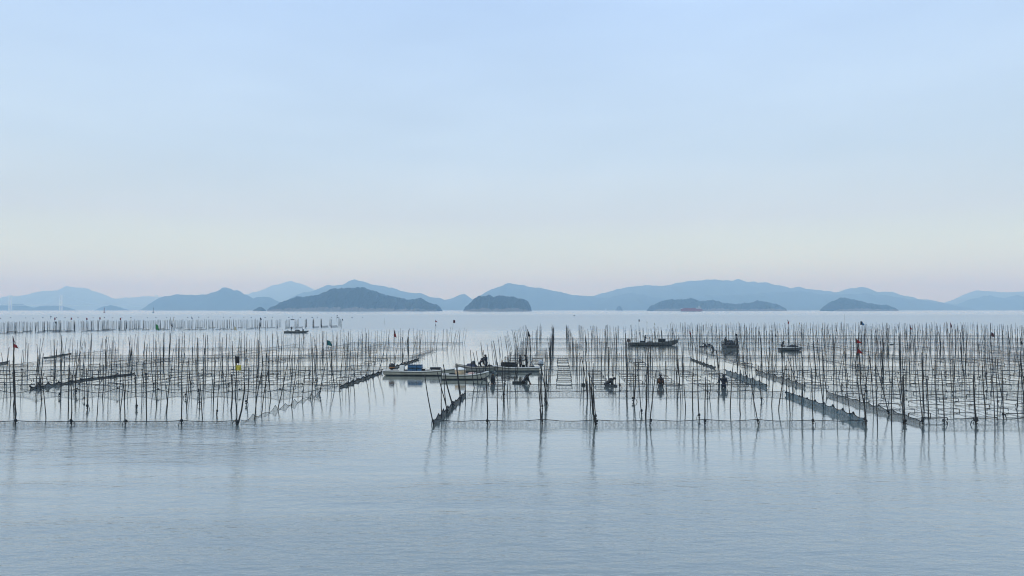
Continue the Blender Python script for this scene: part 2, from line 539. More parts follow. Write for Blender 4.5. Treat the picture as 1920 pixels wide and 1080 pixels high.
N4 = [(1552, 580.5), (1557.5, 571), (1570, 563.5), (1579, 560), (1595, 562), (1617, 568.5), (1635.6, 572), (1645, 574), (1651, 574), (1660.6, 573), (1666, 577), (1668, 580.5)]
I1 = [(479, 580.5), (483, 578.5), (486, 576.5), (490, 576.5), (493, 579), (495, 580.5)]
I2 = [(1156, 580.5), (1157.5, 577), (1159.5, 574.5), (1162, 574.5), (1164.5, 577), (1166, 580.5)]
for k, (nm, pr, Y, mt, kw) in enumerate([
        ('far_ridge', L1, 12500, 'hill', {}), ('far_ridge', LP, 14300, 'hill', {}), ('headland', L0, 6400, 'hill', {'depth': 160}), ('islet', LI, 6400, 'hill', {'step': 1.5}),
        ('hill', L2, 6700, 'hill', {'depth': 260}), ('far_ridge', M0, 13600, 'hill', {}), ('hill', M1, 8300, 'hill', {}), ('hill', M2, 8000, 'hill', {}),
        ('hill', M3, 9300, 'hill', {}), ('hill', M4, 7800, 'hill', {}), ('far_ridge', R1, 11000, 'hill', {}), ('hill', R2, 8000, 'hill', {}),
        ('island', N1, 3200, 'forest', {'step': 0.9, 'trees': 6.5, 'shore': True, 'rows': 26}),
        ('island', N2, 3000, 'forest', {'step': 0.9, 'trees': 6.5, 'shore': True, 'rows': 26}),
        ('island', N3, 3900, 'forest', {'step': 0.9, 'trees': 6.5, 'shore': True, 'rows': 24}),
        ('island', N4, 3800, 'forest', {'step': 0.9, 'trees': 6.5, 'shore': True, 'rows': 24}),
        ('islet', I1, 3300, 'forest', {'step': 0.8, 'trees': 3.0, 'shore': True}), ('islet', I2, 5200, 'forest', {'step': 0.8, 'trees': 4.0})]):
    terrain(nm, pr, Y, mt, seed=k + 1, **kw)

# ------------------------------------------------------------------ haze
HAZE_COL, HAZE_DEN = (0.44, 0.73, 1.0), 2.2e-4
hm = bpy.data.materials.new('sea_haze')
hm.use_nodes = True
hn = hm.node_tree.nodes
hn.clear()
ho = hn.new('ShaderNodeOutputMaterial')
hv = hn.new('ShaderNodeVolumePrincipled')
hv.inputs['Color'].default_value = (*HAZE_COL, 1)
hv.inputs['Absorption Color'].default_value = (1, 1, 1, 1)
hv.inputs['Density'].default_value = HAZE_DEN
hm.node_tree.links.new(hv.outputs[0], ho.inputs['Volume'])
M['haze'] = hm
mb = MB()
mb.box((0, 7600, 258), (31400, 16200, 528))
kind(mb.build('haze', 'haze', smooth=False), 'stuff')
# ------------------------------------------------------------------ pole fields
VPX = 1045.0
CDIR = Vector(((VPX - 960) / F_PX, 1, 0)).normalized()      # the poles stand in rows that run this way out to sea
CROT = -math.atan2(CDIR.x, CDIR.y)
Y0 = ground(0, 797).y
BAY, GAP, NP = 16.0, 5.45, 8
RISE = 3.15

def pole_mesh(seed, h=RISE, r=0.034, segs=9, n=6, knots=True):
    rnd = random.Random(seed)
    pts, rad = [], []
    bx, by = rnd.uniform(-0.09, 0.09), rnd.uniform(-0.09, 0.09)
    for i in range(segs + 1):
        t = i / segs
        z = -0.5 + (h + 0.5) * t
        b_ = math.sin(t * PI)
        rr = r * (1.1 - 0.45 * t)
        pts.append((bx * b_ + rnd.uniform(-.008, .008), by * b_ + rnd.uniform(-.008, .008), z))
        rad.append(rr)
        if knots and 0 < i < segs:
            pts.append((pts[-1][0], pts[-1][1], z + 0.02))
            rad.append(rr * 1.22)
            pts.append((pts[-1][0], pts[-1][1], z + 0.045))
            rad.append(rr * 0.99)
    m_ = MB()
    m_.tube(pts, rad, n)
    return m_
BAYN = ['front', 'second', 'third', 'fourth', 'fifth', 'sixth', 'seventh', 'eighth']
POLE_MESHES = [pole_mesh(s, h=RISE * random.uniform(0.86, 1.1)).mesh('bamboo_pole', 'bamboo') for s in range(14)]
kn = MB()
for z, rr in ((0.22, 0.07), (0.27, 0.085), (0.32, 0.07), (0.10, 0.06)):
    kn.lathe([(rr * 0.6, z - 0.035), (rr, z - 0.012), (rr, z + 0.012), (rr * 0.6, z + 0.035)], n=7)
kn.tube([(0.05, 0, 0.28), (0.14, 0.03, 0.2), (0.17, 0.05, 0.07), (0.2, 0.02, -0.05)], 0.018, 4)
KNOT = kn.mesh('rope_lashing', 'rope')

FIELDS = {
    'left': {'cols': [443 - 103.2 * k for k in range(23)], 'bays': 6, 'desc': 'teal-flag field', 'edge': 'the boat lane'},
    'mid': {'cols': [814 + 101.3 * k for k in range(9)], 'bays': 7, 'desc': "waders' field", 'edge': 'the boat lane'},
    'right': {'cols': [1730 + 101.3 * k for k in range(30)], 'bays': 8, 'desc': 'blue-net field', 'edge': 'the slate net'},
}
LEFT_END = [(-400, 700), (0, 682), (134, 661), (300, 654), (470, 649), (620, 645), (880, 641), (2000, 641)]

def interp(tab, x):
    for (ax, ay), (bx, by) in zip(tab, tab[1:]):
        if ax <= x <= bx:
            return ay + (by - ay) * (x - ax) / (bx - ax)
    return tab[-1][1]

def col_base(x0, s):
    return ground(x0, 797) + CDIR * s

def bay_span(b_):
    a = b_ * (BAY + GAP)
    return a, a + BAY

CLEAR = [(924, 720), (986, 719), (1142, 724), (1238, 725), (1357, 727), (1368, 650), (1334, 652), (1480, 655)]     # open water round the people at work
poles = []            # (base, lean x, lean y, scale, label, special)
rnd = random.Random(5)
for fname, F in FIELDS.items():
    for k, x0 in enumerate(F['cols']):
        for b_ in range(F['bays']):
            a, e = bay_span(b_)
            if fname == 'right' and b_ >= 6 and k < 3:
                continue
            for i in range(NP):
                if not (fname == 'mid' and k == 0 and b_ == 0) and rnd.random() < (0.08, 0.22, 0.34, 0.42, 0.42, 0.36, 0.25, 0.15)[b_] and not (b_ == 0 and i == 0):
                    continue
                s = a + (e - a) * i / (NP - 1) + (rnd.uniform(-0.45, 0.45) if i else 0)
                p = col_base(x0, s)
                p.x += rnd.uniform(-0.16, 0.16) * (0.3 if i == 0 else 1)
                px, py = to_px(p)
                if px < -90 or px > 2010:
                    continue
                if fname == 'left' and py < interp(LEFT_END, px):
                    continue
                if any(abs(px - a_) < 7 and b__ < py < b__ + 80 for a_, b__ in CLEAR):
                    continue
                if fname == 'right' and b_ < 2 and i and rnd.random() < (0.3, 0.15)[b_]:
                    continue
                lx, ly = rnd.gauss(-0.02 if fname == 'right' else 0, 0.055 if fname == 'right' else 0.04), rnd.gauss(0, 0.05)
                if rnd.random() < 0.12:
                    lx += rnd.choice((-1, 1)) * rnd.uniform(0.05, 0.13)
                if k == 0 and fname == 'left':
                    lx += 0.10 + rnd.uniform(0, 0.09)
                if k == 0 and fname == 'mid':
                    lx -= 0.11 + rnd.uniform(0, 0.1)
                if (k == len(F['cols']) - 1 and fname == 'mid') or (k == 0 and fname == 'right'):
                    lx -= rnd.uniform(0, 0.14)
                if b_ == 0 and fname == 'mid' and k in (2, 3):
                    lx -= 0.03
                sc_ = rnd.uniform(0.88, 1.1) * (1.06 if fname == 'right' else 1)
                lab = (fname, k, b_)
                poles.append((p, lx, ly, sc_, lab, b_ == 0 and i == 0))
# a few more stand between the blue and the slate net and along the right front
for px, lx, nm in ((1646, -0.03, 'thin bamboo pole just past the front corner of the blue net'), (1672, 0.03, 'bent bamboo pole in the gap between blue net and slate net'),
                   (1697, -0.02, 'straight bamboo pole in front of the slate net'), (1742, -0.03, 'bamboo pole close behind the front corner of the slate net'),
                   (1770, -0.02, 'bamboo pole leaning beside the front corner of the slate net, last before the gap'), (1865, -0.02, 'single bamboo pole in the front row at the right end')):
    poles.append((ground(px, 796.5), lx, rnd.gauss(0, .03), rnd.uniform(.92, 1.02), nm, False))
# the far field off to the left, its rows turned to look straight past the anchored boat
FVX = 600.0
FDIR = Vector(((FVX - 960) / F_PX, 1, 0)).normalized()
FRONT = [(-400, 640), (0, 626.5), (250, 620), (420, 619), (520, 617), (640, 614.5), (700, 614)]
far_cols = []
fx = 640.0
while fx > -120:
    far_cols.append(fx)
    fx -= 17.0 * rnd.uniform(0.85, 1.15) * (1.0 if fx > 450 else 0.82)
far_fence = []
for k, x0 in enumerate(far_cols):
    fr = ground(x0, interp(FRONT, x0))
    far_fence.append(fr)
    for b_ in range(2):
        for i in range(7):
            p = fr + FDIR * (b_ * 24 + i * 2.6 + rnd.uniform(-.5, .5))
            p.x += rnd.uniform(-.25, .25) * (1 if x0 > 450 else 3.0)
            px, py = to_px(p)
            if px < -60 or py < 609:
                continue
            if rnd.random() < 0.12:
                continue
            poles.append((p, rnd.gauss(0, 0.025), rnd.gauss(0, .03), rnd.uniform(.92, 1.1), 'far', False))

poles.sort(key=lambda q: q[0].y)
GROUP = 'bamboo poles of the seaweed fields'
bulk = MB()
used = {}
n_single = 0
for p, lx, ly, sc_, lab, front in poles:
    px, py = to_px(p)
    if not isinstance(lab, str):
        used[lab] = used.get(lab, 0) + 1        # nearest first, so this counts back along the line
        F = FIELDS[lab[0]]
        if front:
            lab = f"bamboo pole in the front row, {F['desc']}, {ORD[lab[1] + 1]} from {F['edge']}"
        else:
            lab = f"{ORD[used[lab]]} bamboo pole of the {ORD[lab[1] + 1]} line from {F['edge']}, {BAYN[lab[2]]} bay, {F['desc']}"
    if n_single < 285 and lab != 'far' and -5 < px < 1925:
        me = POLE_MESHES[rnd.randrange(len(POLE_MESHES))]
        o = link('bamboo_pole', me, None, p)
        o.rotation_euler = (-ly, lx, rnd.uniform(0, 6.28) if False else 0)
        th = rnd.uniform(0.85, 1.2) if rnd.random() > 0.07 else 1.6
        o.scale = (th, th, sc_)
        tag(o, lab, 'pole', GROUP)
        if front or rnd.random() < 0.25:
            q = link('rope_lashing', KNOT, o)
            q.rotation_euler = (0, 0, rnd.uniform(0, 6.28))
        n_single += 1
    else:
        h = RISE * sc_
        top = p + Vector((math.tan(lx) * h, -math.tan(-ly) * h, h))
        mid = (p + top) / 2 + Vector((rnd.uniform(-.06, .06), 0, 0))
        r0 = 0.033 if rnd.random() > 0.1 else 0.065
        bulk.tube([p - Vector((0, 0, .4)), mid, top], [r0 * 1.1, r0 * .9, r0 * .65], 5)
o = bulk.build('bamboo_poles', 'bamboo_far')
kind(tag(o, 'hundreds of thin dark bamboo poles standing in rows farther out', 'poles'), 'stuff')

# ------------------------------------------------------------------ net fences
def net_fence(pts, zhi, zlo, mat, label, group='net fences round the pole fields', rope_r=0.022, humps=True, tops=None, seed=0, sag=0.0, sub=6):
    """netting hung on a rope from pole to pole, its foot in the water"""
    r_ = random.Random(seed + 77)
    root = thing('net_fence', label, 'net fence', pts[0], 0, group)
    b0 = Vector(pts[0])
    rope, sheet = [], []
    for j in range(len(pts) - 1):
        A, B = Vector(pts[j]), Vector(pts[j + 1])
        ta = (tops[j] if tops else zhi * r_.uniform(0.85, 1.1))
        if j == 0:
            prev = ta
        tb = (tops[j + 1] if tops else zhi * r_.uniform(0.85, 1.1))
        ta = prev
        prev = tb
        for i in range(sub + (1 if j == len(pts) - 2 else 0)):
            t = i / sub
            line = ta + (tb - ta) * t
            z = line - (line - zlo) * (1 - abs(2 * t - 1) ** 1.6) if humps else line
            q = A + (B - A) * t - b0
            belly = Vector((0, 0, 0))
            if sag:
                nrm = Vector((-(B - A).y, (B - A).x, 0)).normalized()
                belly = nrm * sag * math.sin(PI * t)
            z = z + r_.uniform(-.012, .012)
            rope.append((q.x + belly.x * .4, q.y + belly.y * .4, z))
            sheet.append((q + belly * .4, q + belly, q + belly * .6, z))
    m_ = MB()
    m_.tube(rope, rope_r, 5)
    m_.build('top_rope', 'rope', root)
    m_ = MB()
    n = len(sheet)
    vs_ = []
    for a, b_, c, z in sheet:
        vs_ += [(a.x, a.y, z), (b_.x, b_.y, z * 0.5), (c.x, c.y, -0.05), (c.x, c.y, -0.35)]
    fs = []
    for i in range(n - 1):
        for j in range(3):
            fs.append((i * 4 + j, i * 4 + 4 + j, i * 4 + 5 + j, i * 4 + 1 + j))
    m_.add(vs_, fs)
    m_.build('netting', mat, root)
    # knots where the rope is made fast
    for j in range(0, len(pts), 1):
        q = Vector(pts[j]) - b0
        if to_px(pts[j])[1] > 690 and (rope_r >= 0.02) and len(pts) != 9 or rope_r > .06 and to_px(pts[j])[1] > 690:
            link('rope_knot', RKNOT, root, (q.x, q.y, (rope[min(j * sub, len(rope) - 1)][2])))
    return root
k_ = MB()
k_.ball((0, 0, 0), (0.075, 0.075, 0.09), 7, 5)
k_.tube([(0.03, 0, 0), (0.1, 0.02, -0.06), (0.12, 0.02, -0.16)], 0.016, 4)
RKNOT = k_.mesh('rope_knot', 'rope')

def row_pts(fname, s, margin=140):
    out = []
    for x0 in FIELDS[fname]['cols']:
        p = col_base(x0, s)
        px, py = to_px(p)
        if -margin < px < 1920 + margin and not (fname == 'left' and py < interp(LEFT_END, px) - 0.4):
            out.append(p)
    out.sort(key=lambda q: q.x)
    return out
BAYN = ['front', 'second', 'third', 'fourth', 'fifth', 'sixth', 'seventh', 'eighth']
for fname, F in FIELDS.items():
    for b_ in range(F['bays']):
        a, e = bay_span(b_)
        for w, s in (('near', a), ('far', e)):
            pts = row_pts(fname, s)
            if len(pts) < 2:
                continue
            if b_ >= 3 and w == 'far':
                continue
            mat, zhi, zlo, rr = 'net_grey', 0.34, 0.24, 0.02
            if fname == 'left' and b_ == 0 and w == 'near':
                zhi, zlo = 0.26, 0.2
            if fname == 'left' and b_ == 0 and w == 'far':
                zhi, zlo, mat, rr = 0.5, 0.15, 'net_grey', 0.024
            if fname == 'right' and b_ == 0 and w == 'near':
                zhi, zlo = 0.44, 0.36
            if b_ >= 1 and w == 'near':
                zhi, zlo = 0.36, 0.28
            if b_ >= 2:
                rr = 0.018
                zhi, zlo = 0.3, 0.24
            net_fence(pts, zhi, zlo, mat, f"low grey net along the {w} side of the {BAYN[b_]} bay, {F['desc']}", rope_r=rr, seed=b_ * 7 + len(pts) + (w == 'far'))

def side(px_pts, tops, mat, label, sag=0.1, seed=1, rr=0.035, zlo=0.15):
    pts = [ground(*q) for q in px_pts]
    return net_fence(pts, 0.4, zlo, mat, label, 'net fences round the pole fields', rr, True, tops, seed, sag)

def along_col(x0, s0, s1, n):
    return [to_px(col_base(x0, s0 + (s1 - s0) * i / n)) for i in range(n + 1)]
side(along_col(443, 0.6, 15.6, 8), [.24, .34, .16, .4, .3, .38, .22, .38, .34], 'net_green', 'thin green net sagging from pole to pole along the lane side, left front bay', 0.1, 3, 0.014, 0.03)
side(along_col(443, BAY + GAP, 2 * BAY + GAP, 8), [.12, .24, .26, .28, .28, .26, .26, .24, .2], 'net_dark', 'black rope and bunched net at the left bay edge short of the white boat', 0.05, 4, 0.06, 0.12)
side(along_col(443, 2 * (BAY + GAP), 3 * BAY + 2 * GAP, 7), [.26, .3, .24, .2, .26, .2, .2, .16], 'net_dark', 'dark rope with bunched net rising behind the blue crates', 0.05, 5, 0.075, 0.12)
side(along_col(814, -0.3, 15.6, 8), [.2, .46, .48, .44, .4, .36, .32, .36, .32], 'net_dark', 'dark net with heavy rope on the lane side of the empty front bay', 0.12, 6, 0.04, 0.2)
side(along_col(1624, 0.2, 15.8, 9), [.36, .48, .46, .5, .44, .4, .34, .32, .28, .2], 'net_blue', 'blue net standing high along the edge of the empty front bay', 0.1, 7, 0.024, 0.32)
side(along_col(1624, BAY + GAP, 2 * BAY + GAP, 7), [.28, .4, .44, .46, .42, .4, .34, .26], 'net_blue', 'blue net beside the right-hand standing wader', 0.1, 8, 0.024, 0.3)
side(along_col(1730, 0.1, 15.8, 8), [.18, .3, .42, .44, .4, .38, .32, .26, .2], 'net_slate', 'slate grey net running parallel behind the blue net', 0.1, 9, 0.026, 0.26)
side(along_col(1730, BAY + GAP, 2 * BAY + GAP, 7), [.24, .36, .4, .38, .36, .36, .3, .24], 'net_slate', 'slate grey net behind the blue net by the right-hand wader', 0.1, 10, 0.026, 0.26)
side(along_col(1624, 2 * (BAY + GAP), 3 * BAY + 2 * GAP, 7), [.2, .26, .2, .24, .18, .22, .2, .2], 'net_dark', 'dark knotted rope between poles below the heaped seaweed raft', 0.04, 12, 0.07, 0.1)
side([(56, 730), (72, 728), (90, 725.5), (110, 722), (132, 718), (152, 714), (172, 711), (192, 709), (216, 706), (250, 702)], [.3, .42, .4, .3, .2, .16, .14, .12, .12, .08], 'net_dark',
     'black bunched net slanting through the poles near the left margin', 0.08, 13, 0.045, 0.1)
side([(-40, 689), (-8, 684), (16, 680)], [.2, .22, .2], 'net_dark', 'short dark net end at the open-water corner under the upper red flag', 0.05, 14, 0.07, 0.15)
side([(82, 671.5), (100, 669.5), (118, 666), (134, 663.5)], [.12, .12, .14, .16], 'net_dark', 'short dark net end slanting out to the open water behind the left poles', 0.03, 15, 0.05, 0.1)
pts = sorted(far_fence, key=lambda q: q.x)
for rank, (off, keep) in enumerate(((0.0, 0.62), (13.0, 0.4), (24.0, 0.35))):
    for j in range(0, len(pts) - 1):
        if rnd.random() > keep:
            continue
        A, B = pts[j] + FDIR * off, pts[j + 1] + FDIR * off
        B = A + (B - A) * 0.72 + FDIR * 3.0
        net_fence([A, B], 0.34, 0.26, 'net_grey', 'short dark net strip tied between poles of the far field', 'net strips of the far pole field', 0.05, seed=j + 200 * rank, sub=2)

# ------------------------------------------------------------------ seaweed nets stretched between the rows
NB = 8
BAR_L = 1.42
m_ = MB()
m_.tube([(-BAR_L / 2, 0, 0.02), (-BAR_L / 2, 0, 0.17), (-BAR_L / 2 + .03, 0, 0.2), (-.3, 0, .215), (.3, 0, .215), (BAR_L / 2 - .03, 0, 0.2), (BAR_L / 2, 0, 0.17), (BAR_L / 2, 0, 0.02)], 0.028, 5)
BARMESH = m_.mesh('spreader_bar', 'bar')
m_ = MB()
for sx in (-1, 1):
    pts = []
    for i in range(NB - 1):
        for j in range(4):
            t = (i + j / 4) / (NB - 1)
            pts.append((sx * (BAR_L / 2 + 0.0 * j), t * (BAY - 1.0), 0.19 - 0.06 * math.sin(PI * j / 4)))
    pts.append((sx * BAR_L / 2, BAY - 1.0, .19))
    m_.tube(pts, 0.012, 4)
ROPES = m_.mesh('side_ropes', 'rope')
SHEETS = []
for v in range(4):
    r_ = random.Random(v)
    m_ = MB()
    nx_, ny_ = 6, 42
    vs_ = []
    for j in range(ny_ + 1):
        for i in range(nx_ + 1):
            t = j / ny_
            seg = (t * (NB - 1)) % 1
            vs_.append(((i / nx_ - .5) * (BAR_L - .1 - .16 * math.sin(PI * seg)), t * (BAY - 1.0), 0.035 + 0.10 * abs(math.cos(PI * t * (NB - 1))) ** 3 * (v % 2) + r_.uniform(-.012, .012)))
    m_.add(vs_, [(j * (nx_ + 1) + i, j * (nx_ + 1) + i + 1, (j + 1) * (nx_ + 1) + i + 1, (j + 1) * (nx_ + 1) + i) for j in range(ny_) for i in range(nx_)])
    # the strands that show: a line every two hand widths across
    SHEETS.append(m_.mesh('netting', 'net_lay'))
FARBARS = MB()
for i in range(NB):
    y = (BAY - 1.0) * i / (NB - 1)
    FARBARS.box((0, y, 0.2), (BAR_L, 0.035, 0.035))
FARBARS = FARBARS.mesh('spreader_bars', 'bar', False)
NET_GROUP = 'seaweed nets stretched on the water'
n_nets = 0
for fname, F in FIELDS.items():
    cols = F['cols']
    for b_ in range(F['bays']):
        a, e = bay_span(b_)
        for k in range(len(cols) - 1):
            if b_ == 0 and fname in ('left', 'mid'):
                continue
            if b_ > 4 or (b_ >= 2 and rnd.random() < (0, 0, .4, .6, .75)[b_]):
                continue
            if fname == 'mid' and (b_ == 1 and k in (1,) or b_ == 2 and rnd.random() < .3):
                continue
            x0 = (cols[k] + cols[k + 1]) / 2
            p = col_base(x0, a + 0.5 + (1.2 if b_ == 0 else 0))
            px, py = to_px(p)
            qx, qy = to_px(p + CDIR * (BAY - 1))
            if max(px, qx) < -40 or min(px, qx) > 1960 or (fname == 'left' and qy < interp(LEFT_END, qx)):
                continue
            used[(fname, b_)] = used.get((fname, b_), 0) + 1
            lab = f"seaweed net on spreader bars, {ORD[used[(fname, b_)]]} from {F['edge']}, {BAYN[b_]} bay, {F['desc']}"
            t_ = thing('seaweed_net', lab, 'net', p + Vector((rnd.uniform(-.15, .15), 0, 0)), CROT + rnd.uniform(-.008, .008), NET_GROUP)
            if b_ <= 2:
                for i in range(NB):
                    if rnd.random() < (0.06 if b_ < 2 else 0.3):
                        continue
                    bo = link('spreader_bar', BARMESH, t_, (rnd.uniform(-.06, .06), (BAY - 1.0) * i / (NB - 1) + rnd.uniform(-.15, .15), rnd.uniform(-.08, .05)), rnd.uniform(-.03, .03))
            else:
                kind(link('spreader_bars', FARBARS, t_), 'stuff')
            if b_ <= 3:
                link('side_ropes', ROPES, t_)
            if b_ >= 1 and (rnd.random() < (0.14 if b_ == 1 else 0.32)):
                link('netting', SHEETS[rnd.randrange(4)], t_)
            n_nets += 1
# ------------------------------------------------------------------ flag poles
def flag_pole(label, base, top, flags, mat='bamboo', r=0.022, base_z=0.0, group='flag poles marking the nets'):
    """flags: (top px y, height px, width px, cloth, shape)"""
    p = ground(*base)
    q = at_depth(top[0], top[1], p.y)
    mpx = p.y / F_PX
    root = thing('flag_pole', label, 'flag pole', p, 0, group)
    v = q - p
    m_ = MB()
    n = 8
    m_.tube([Vector((0, 0, -0.4))] + [v * (i / n) + Vector((0.05 * math.sin(i * 1.3), 0, 0)) * (0 < i < n) for i in range(n + 1)], [r * 1.3] + [r * (1.3 - 0.7 * i / n) for i in range(n + 1)], 6)
    m_.build('pole', mat, root)
    for y, hh, ww, cloth, shape in flags:
        fz0 = at_depth(top[0], y, p.y).z
        t = max(0.0, min(1.0, (fz0) / max(v.z, .01)))
        o = v * t
        H, W = hh * mpx, ww * mpx
        nx_, nz = 7, 5
        vs_ = []
        for side_ in (0, 1):
            for j in range(nz + 1):
                for i in range(nx_ + 1):
                    a, b_ = i / nx_, j / nz
                    z = -H * b_
                    x = W * a
                    if shape == 'tri':          # the tip droops
                        z = -H * (b_ + (1 - b_) * a * 0.96) if True else z
                    elif shape == 'droop':
                        z = -H * (0.8 * b_ + 0.24 * a * a)
                        x = W * a * (0.75 + 0.25 * b_)
                    elif shape == 'hang':       # limp, folded down along the pole
                        x = W * a * (0.4 + 0.6 * b_)
                        z = -H * (b_ * 0.75 + 0.25 * a)
                    y_ = 0.10 * abs(W) * math.sin(a * 5 + b_ * 2) * a + (0.006 if side_ else -0.006)
                    vs_.append(Vector((x, y_, z)) + o)
        k = (nx_ + 1) * (nz + 1)
        fs = []
        for side_ in (0, 1):
            for j in range(nz):
                for i in range(nx_):
                    a = side_ * k + j * (nx_ + 1) + i
                    q4 = (a, a + 1, a + nx_ + 2, a + nx_ + 1)
                    fs.append(q4 if side_ else q4[::-1])
        m_ = MB()
        m_.add(vs_, fs)
        m_.build('flag', cloth, root)
    return root

flag_pole('tall pole at the left margin flying two dark red flags', (28.5, 797), (24, 630), [(631, 11, 4, 'f_dark', 'hang'), (645, 8, 10, 'f_red', 'droop')], r=0.03)
flag_pole('corner pole with a black flag above a yellow flag', (443, 796), (441, 666), [(668, 13, 8, 'f_black', 'rect'), (684.5, 10, 11, 'f_yellow', 'rect')], r=0.03)
flag_pole('pole with a lone bright green flag over the left field', (293, 676), (292, 607), [(608, 12, 6.5, 'f_green', 'droop')])
flag_pole('slanting pole with a teal flag at the lane corner of the left field', (627, 727), (613, 637), [(638, 11.5, 9.5, 'f_teal', 'droop')], r=0.03)
flag_pole('upright pole with two red flags just left of the white boat', (740, 690), (738.5, 615), [(617, 9, 3, 'f_dark', 'hang'), (625, 8, 5, 'f_red', 'droop')], r=0.028)
flag_pole('pale cane with a red pennant standing alone beyond the left field', (817.5, 658), (816, 599), [(600, 4, 4.5, 'f_red', 'tri'), (607, 5, 2, 'f_dark', 'hang')], 'pale_pole')
flag_pole('leaning pale cane with a dark red square flag beyond the lane', (845.5, 648), (850, 599), [(600, 5.5, 3.6, 'f_dark', 'rect')], 'pale_pole')
flag_pole('bare thin stake standing alone in the open water', (721.5, 608.5), (721.3, 597), [], 'bamboo', 0.05)
flag_pole('thick dark post with a furled black flag behind the open boats', (987.5, 690), (989.5, 617), [(618, 13, 5.5, 'f_black', 'tri')], r=0.055)
flag_pole('thin cane with a small dark flag far behind the dark workboat', (1197.8, 640), (1197.3, 598), [(599, 4, 2, 'f_black', 'rect')], 'pale_pole')
flag_pole('pale cane with a tiny limp pale flag behind the dark workboat', (1213, 640), (1212.6, 602), [(602.5, 4, 1.8, 'f_white', 'hang')], 'pale_pole')
flag_pole('cane with a tiny limp beige flag right of the pale one', (1227, 640), (1226.8, 604), [(605, 5, 2, 'f_beige', 'hang')], 'pale_pole')
flag_pole('pole with a bright red limp flag right of the dark workboat bow', (1296, 664), (1292.5, 618), [(619, 9.5, 3.2, 'f_red', 'hang')])
flag_pole('pole with a small black flag above the framed seaweed boat', (1381, 654), (1382, 624), [(626, 5, -3, 'f_black', 'rect')])
flag_pole('white wrapped pole with a black flag beside the low seaweed boat', (1456, 655), (1452.5, 624), [(625, 6, 4, 'f_black', 'tri'), (633, 18, 4, 'f_white', 'hang')], 'pale_pole')
flag_pole('cane with a red and black flag above the low seaweed boat', (1480, 645), (1476.5, 599), [(600, 3, 2.6, 'f_dark', 'hang'), (603, 4, 2.6, 'f_red', 'rect')], 'pale_pole')
flag_pole('cane with a beige limp flag right of the low seaweed boat', (1494, 645), (1498.5, 603), [(604, 5, 2, 'f_beige', 'hang')], 'pale_pole')
flag_pole('tall bare cane rising above every pole of the right field', (1585, 636), (1583, 589), [], 'pale_pole')
flag_pole('pole with a black flag beside a blue flag on the skyline', (1616.5, 668), (1616, 601), [(602.5, 6.5, -3, 'f_black', 'rect'), (602, 8, 5.5, 'f_blue', 'tri')])
flag_pole('leaning corner pole of the blue net with two red pennants', (1624, 798), (1605, 634), [(635, 8.5, 11, 'f_red', 'tri'), (651, 11.5, 10.5, 'f_red', 'tri')], r=0.034)
flag_pole('pole with a folded red flag over the right field', (1708.5, 680), (1705.5, 607), [(608, 9.5, 3.2, 'f_dark', 'hang'), (614.5, 3.5, 4.5, 'f_red', 'droop')])
flag_pole('thin pole with a narrow red and white flag on the right skyline', (1784, 650), (1781.5, 604), [(605, 5, 2.6, 'f_red', 'hang'), (609, 5, 2.8, 'f_dark', 'rect')])
flag_pole('short pole with a broad dark red flag near the right margin', (1858.5, 660), (1858.5, 622), [(623, 9.5, 5.5, 'f_dark', 'droop')])
flag_pole('pole with a furled near-black flag at the right margin', (1914.5, 705), (1913, 631), [(632, 14, 4, 'f_black', 'tri')], r=0.03)
flag_pole('cane with a black flag in the far field between the small red flags', (104.5, 618), (103.5, 602), [(603, 3.4, 2.8, 'f_black', 'rect')], 'pale_pole')
flag_pole('thin cane with a beige flag at the lane end of the far field', (441, 629), (439, 610), [(612, 8, 4.5, 'f_beige', 'droop')], 'pale_pole')
flag_pole('bundle of canes with two limp pale flags in the far field', (321, 620), (319.5, 594), [(596, 7, 2.2, 'f_white', 'hang'), (603, 9, 2.6, 'f_black', 'hang')], 'bamboo', 0.07)
flag_pole('cane with a limp beige flag next to the bundled canes', (325, 620), (325, 595), [(596, 6, 1.8, 'f_beige', 'hang'), (605, 9, -2.6, 'f_black', 'hang')], 'pale_pole', 0.05)
flag_pole('thick dark stake with a black rag at the lane end of the far field', (486, 618), (488, 595), [(596, 4, 3, 'f_black', 'droop'), (602, 12, 2.4, 'f_black', 'hang')], 'bamboo', 0.11)
for px, py, mt, what in ((102, 597.5, 'f_red', 'first'), (133, 597.5, 'f_red', 'second'), (162, 598, 'f_red', 'third'), (186.5, 597, 'f_red', 'fourth'), (225, 598, 'f_red', 'last'), ):
    flag_pole(f'small red marker flag floating beyond the far field, {what} from the left margin', (px, py + 5.5), (px - .4, py - 2.5), [(py - 2, 4, 2.6, mt, 'rect')], 'bamboo', 0.06, group='marker flags floating beyond the far field')
flag_pole('dark pennant on a floating marker beyond the far field', (360.5, 599.5), (358.8, 592.5), [(593, 4.5, 2.6, 'f_black', 'tri')], 'bamboo', 0.06)
flag_pole('black marker flags in pair beyond the right end of the far field', (631.5, 604), (631.3, 590.8), [(591, 1.6, 1.8, 'f_black', 'rect'), (594, 2, 1.8, 'f_black', 'rect')], 'pale_pole', 0.04)
flag_pole('leaning stake with a black flag at the right end of the far field', (639.5, 617), (641.5, 597.5), [(598, 3, 1.8, 'f_black', 'rect')], 'pale_pole', 0.04)
flag_pole('small black marker flag floating above the five red ones', (94.8, 598), (94.6, 591.8), [(592.2, 2.8, 1.8, 'f_black', 'rect')], 'bamboo', 0.05)

# ------------------------------------------------------------------ people
EYE = MB().ball((0, 0, 0), 0.011, 6, 4).mesh('eye', 'engine')

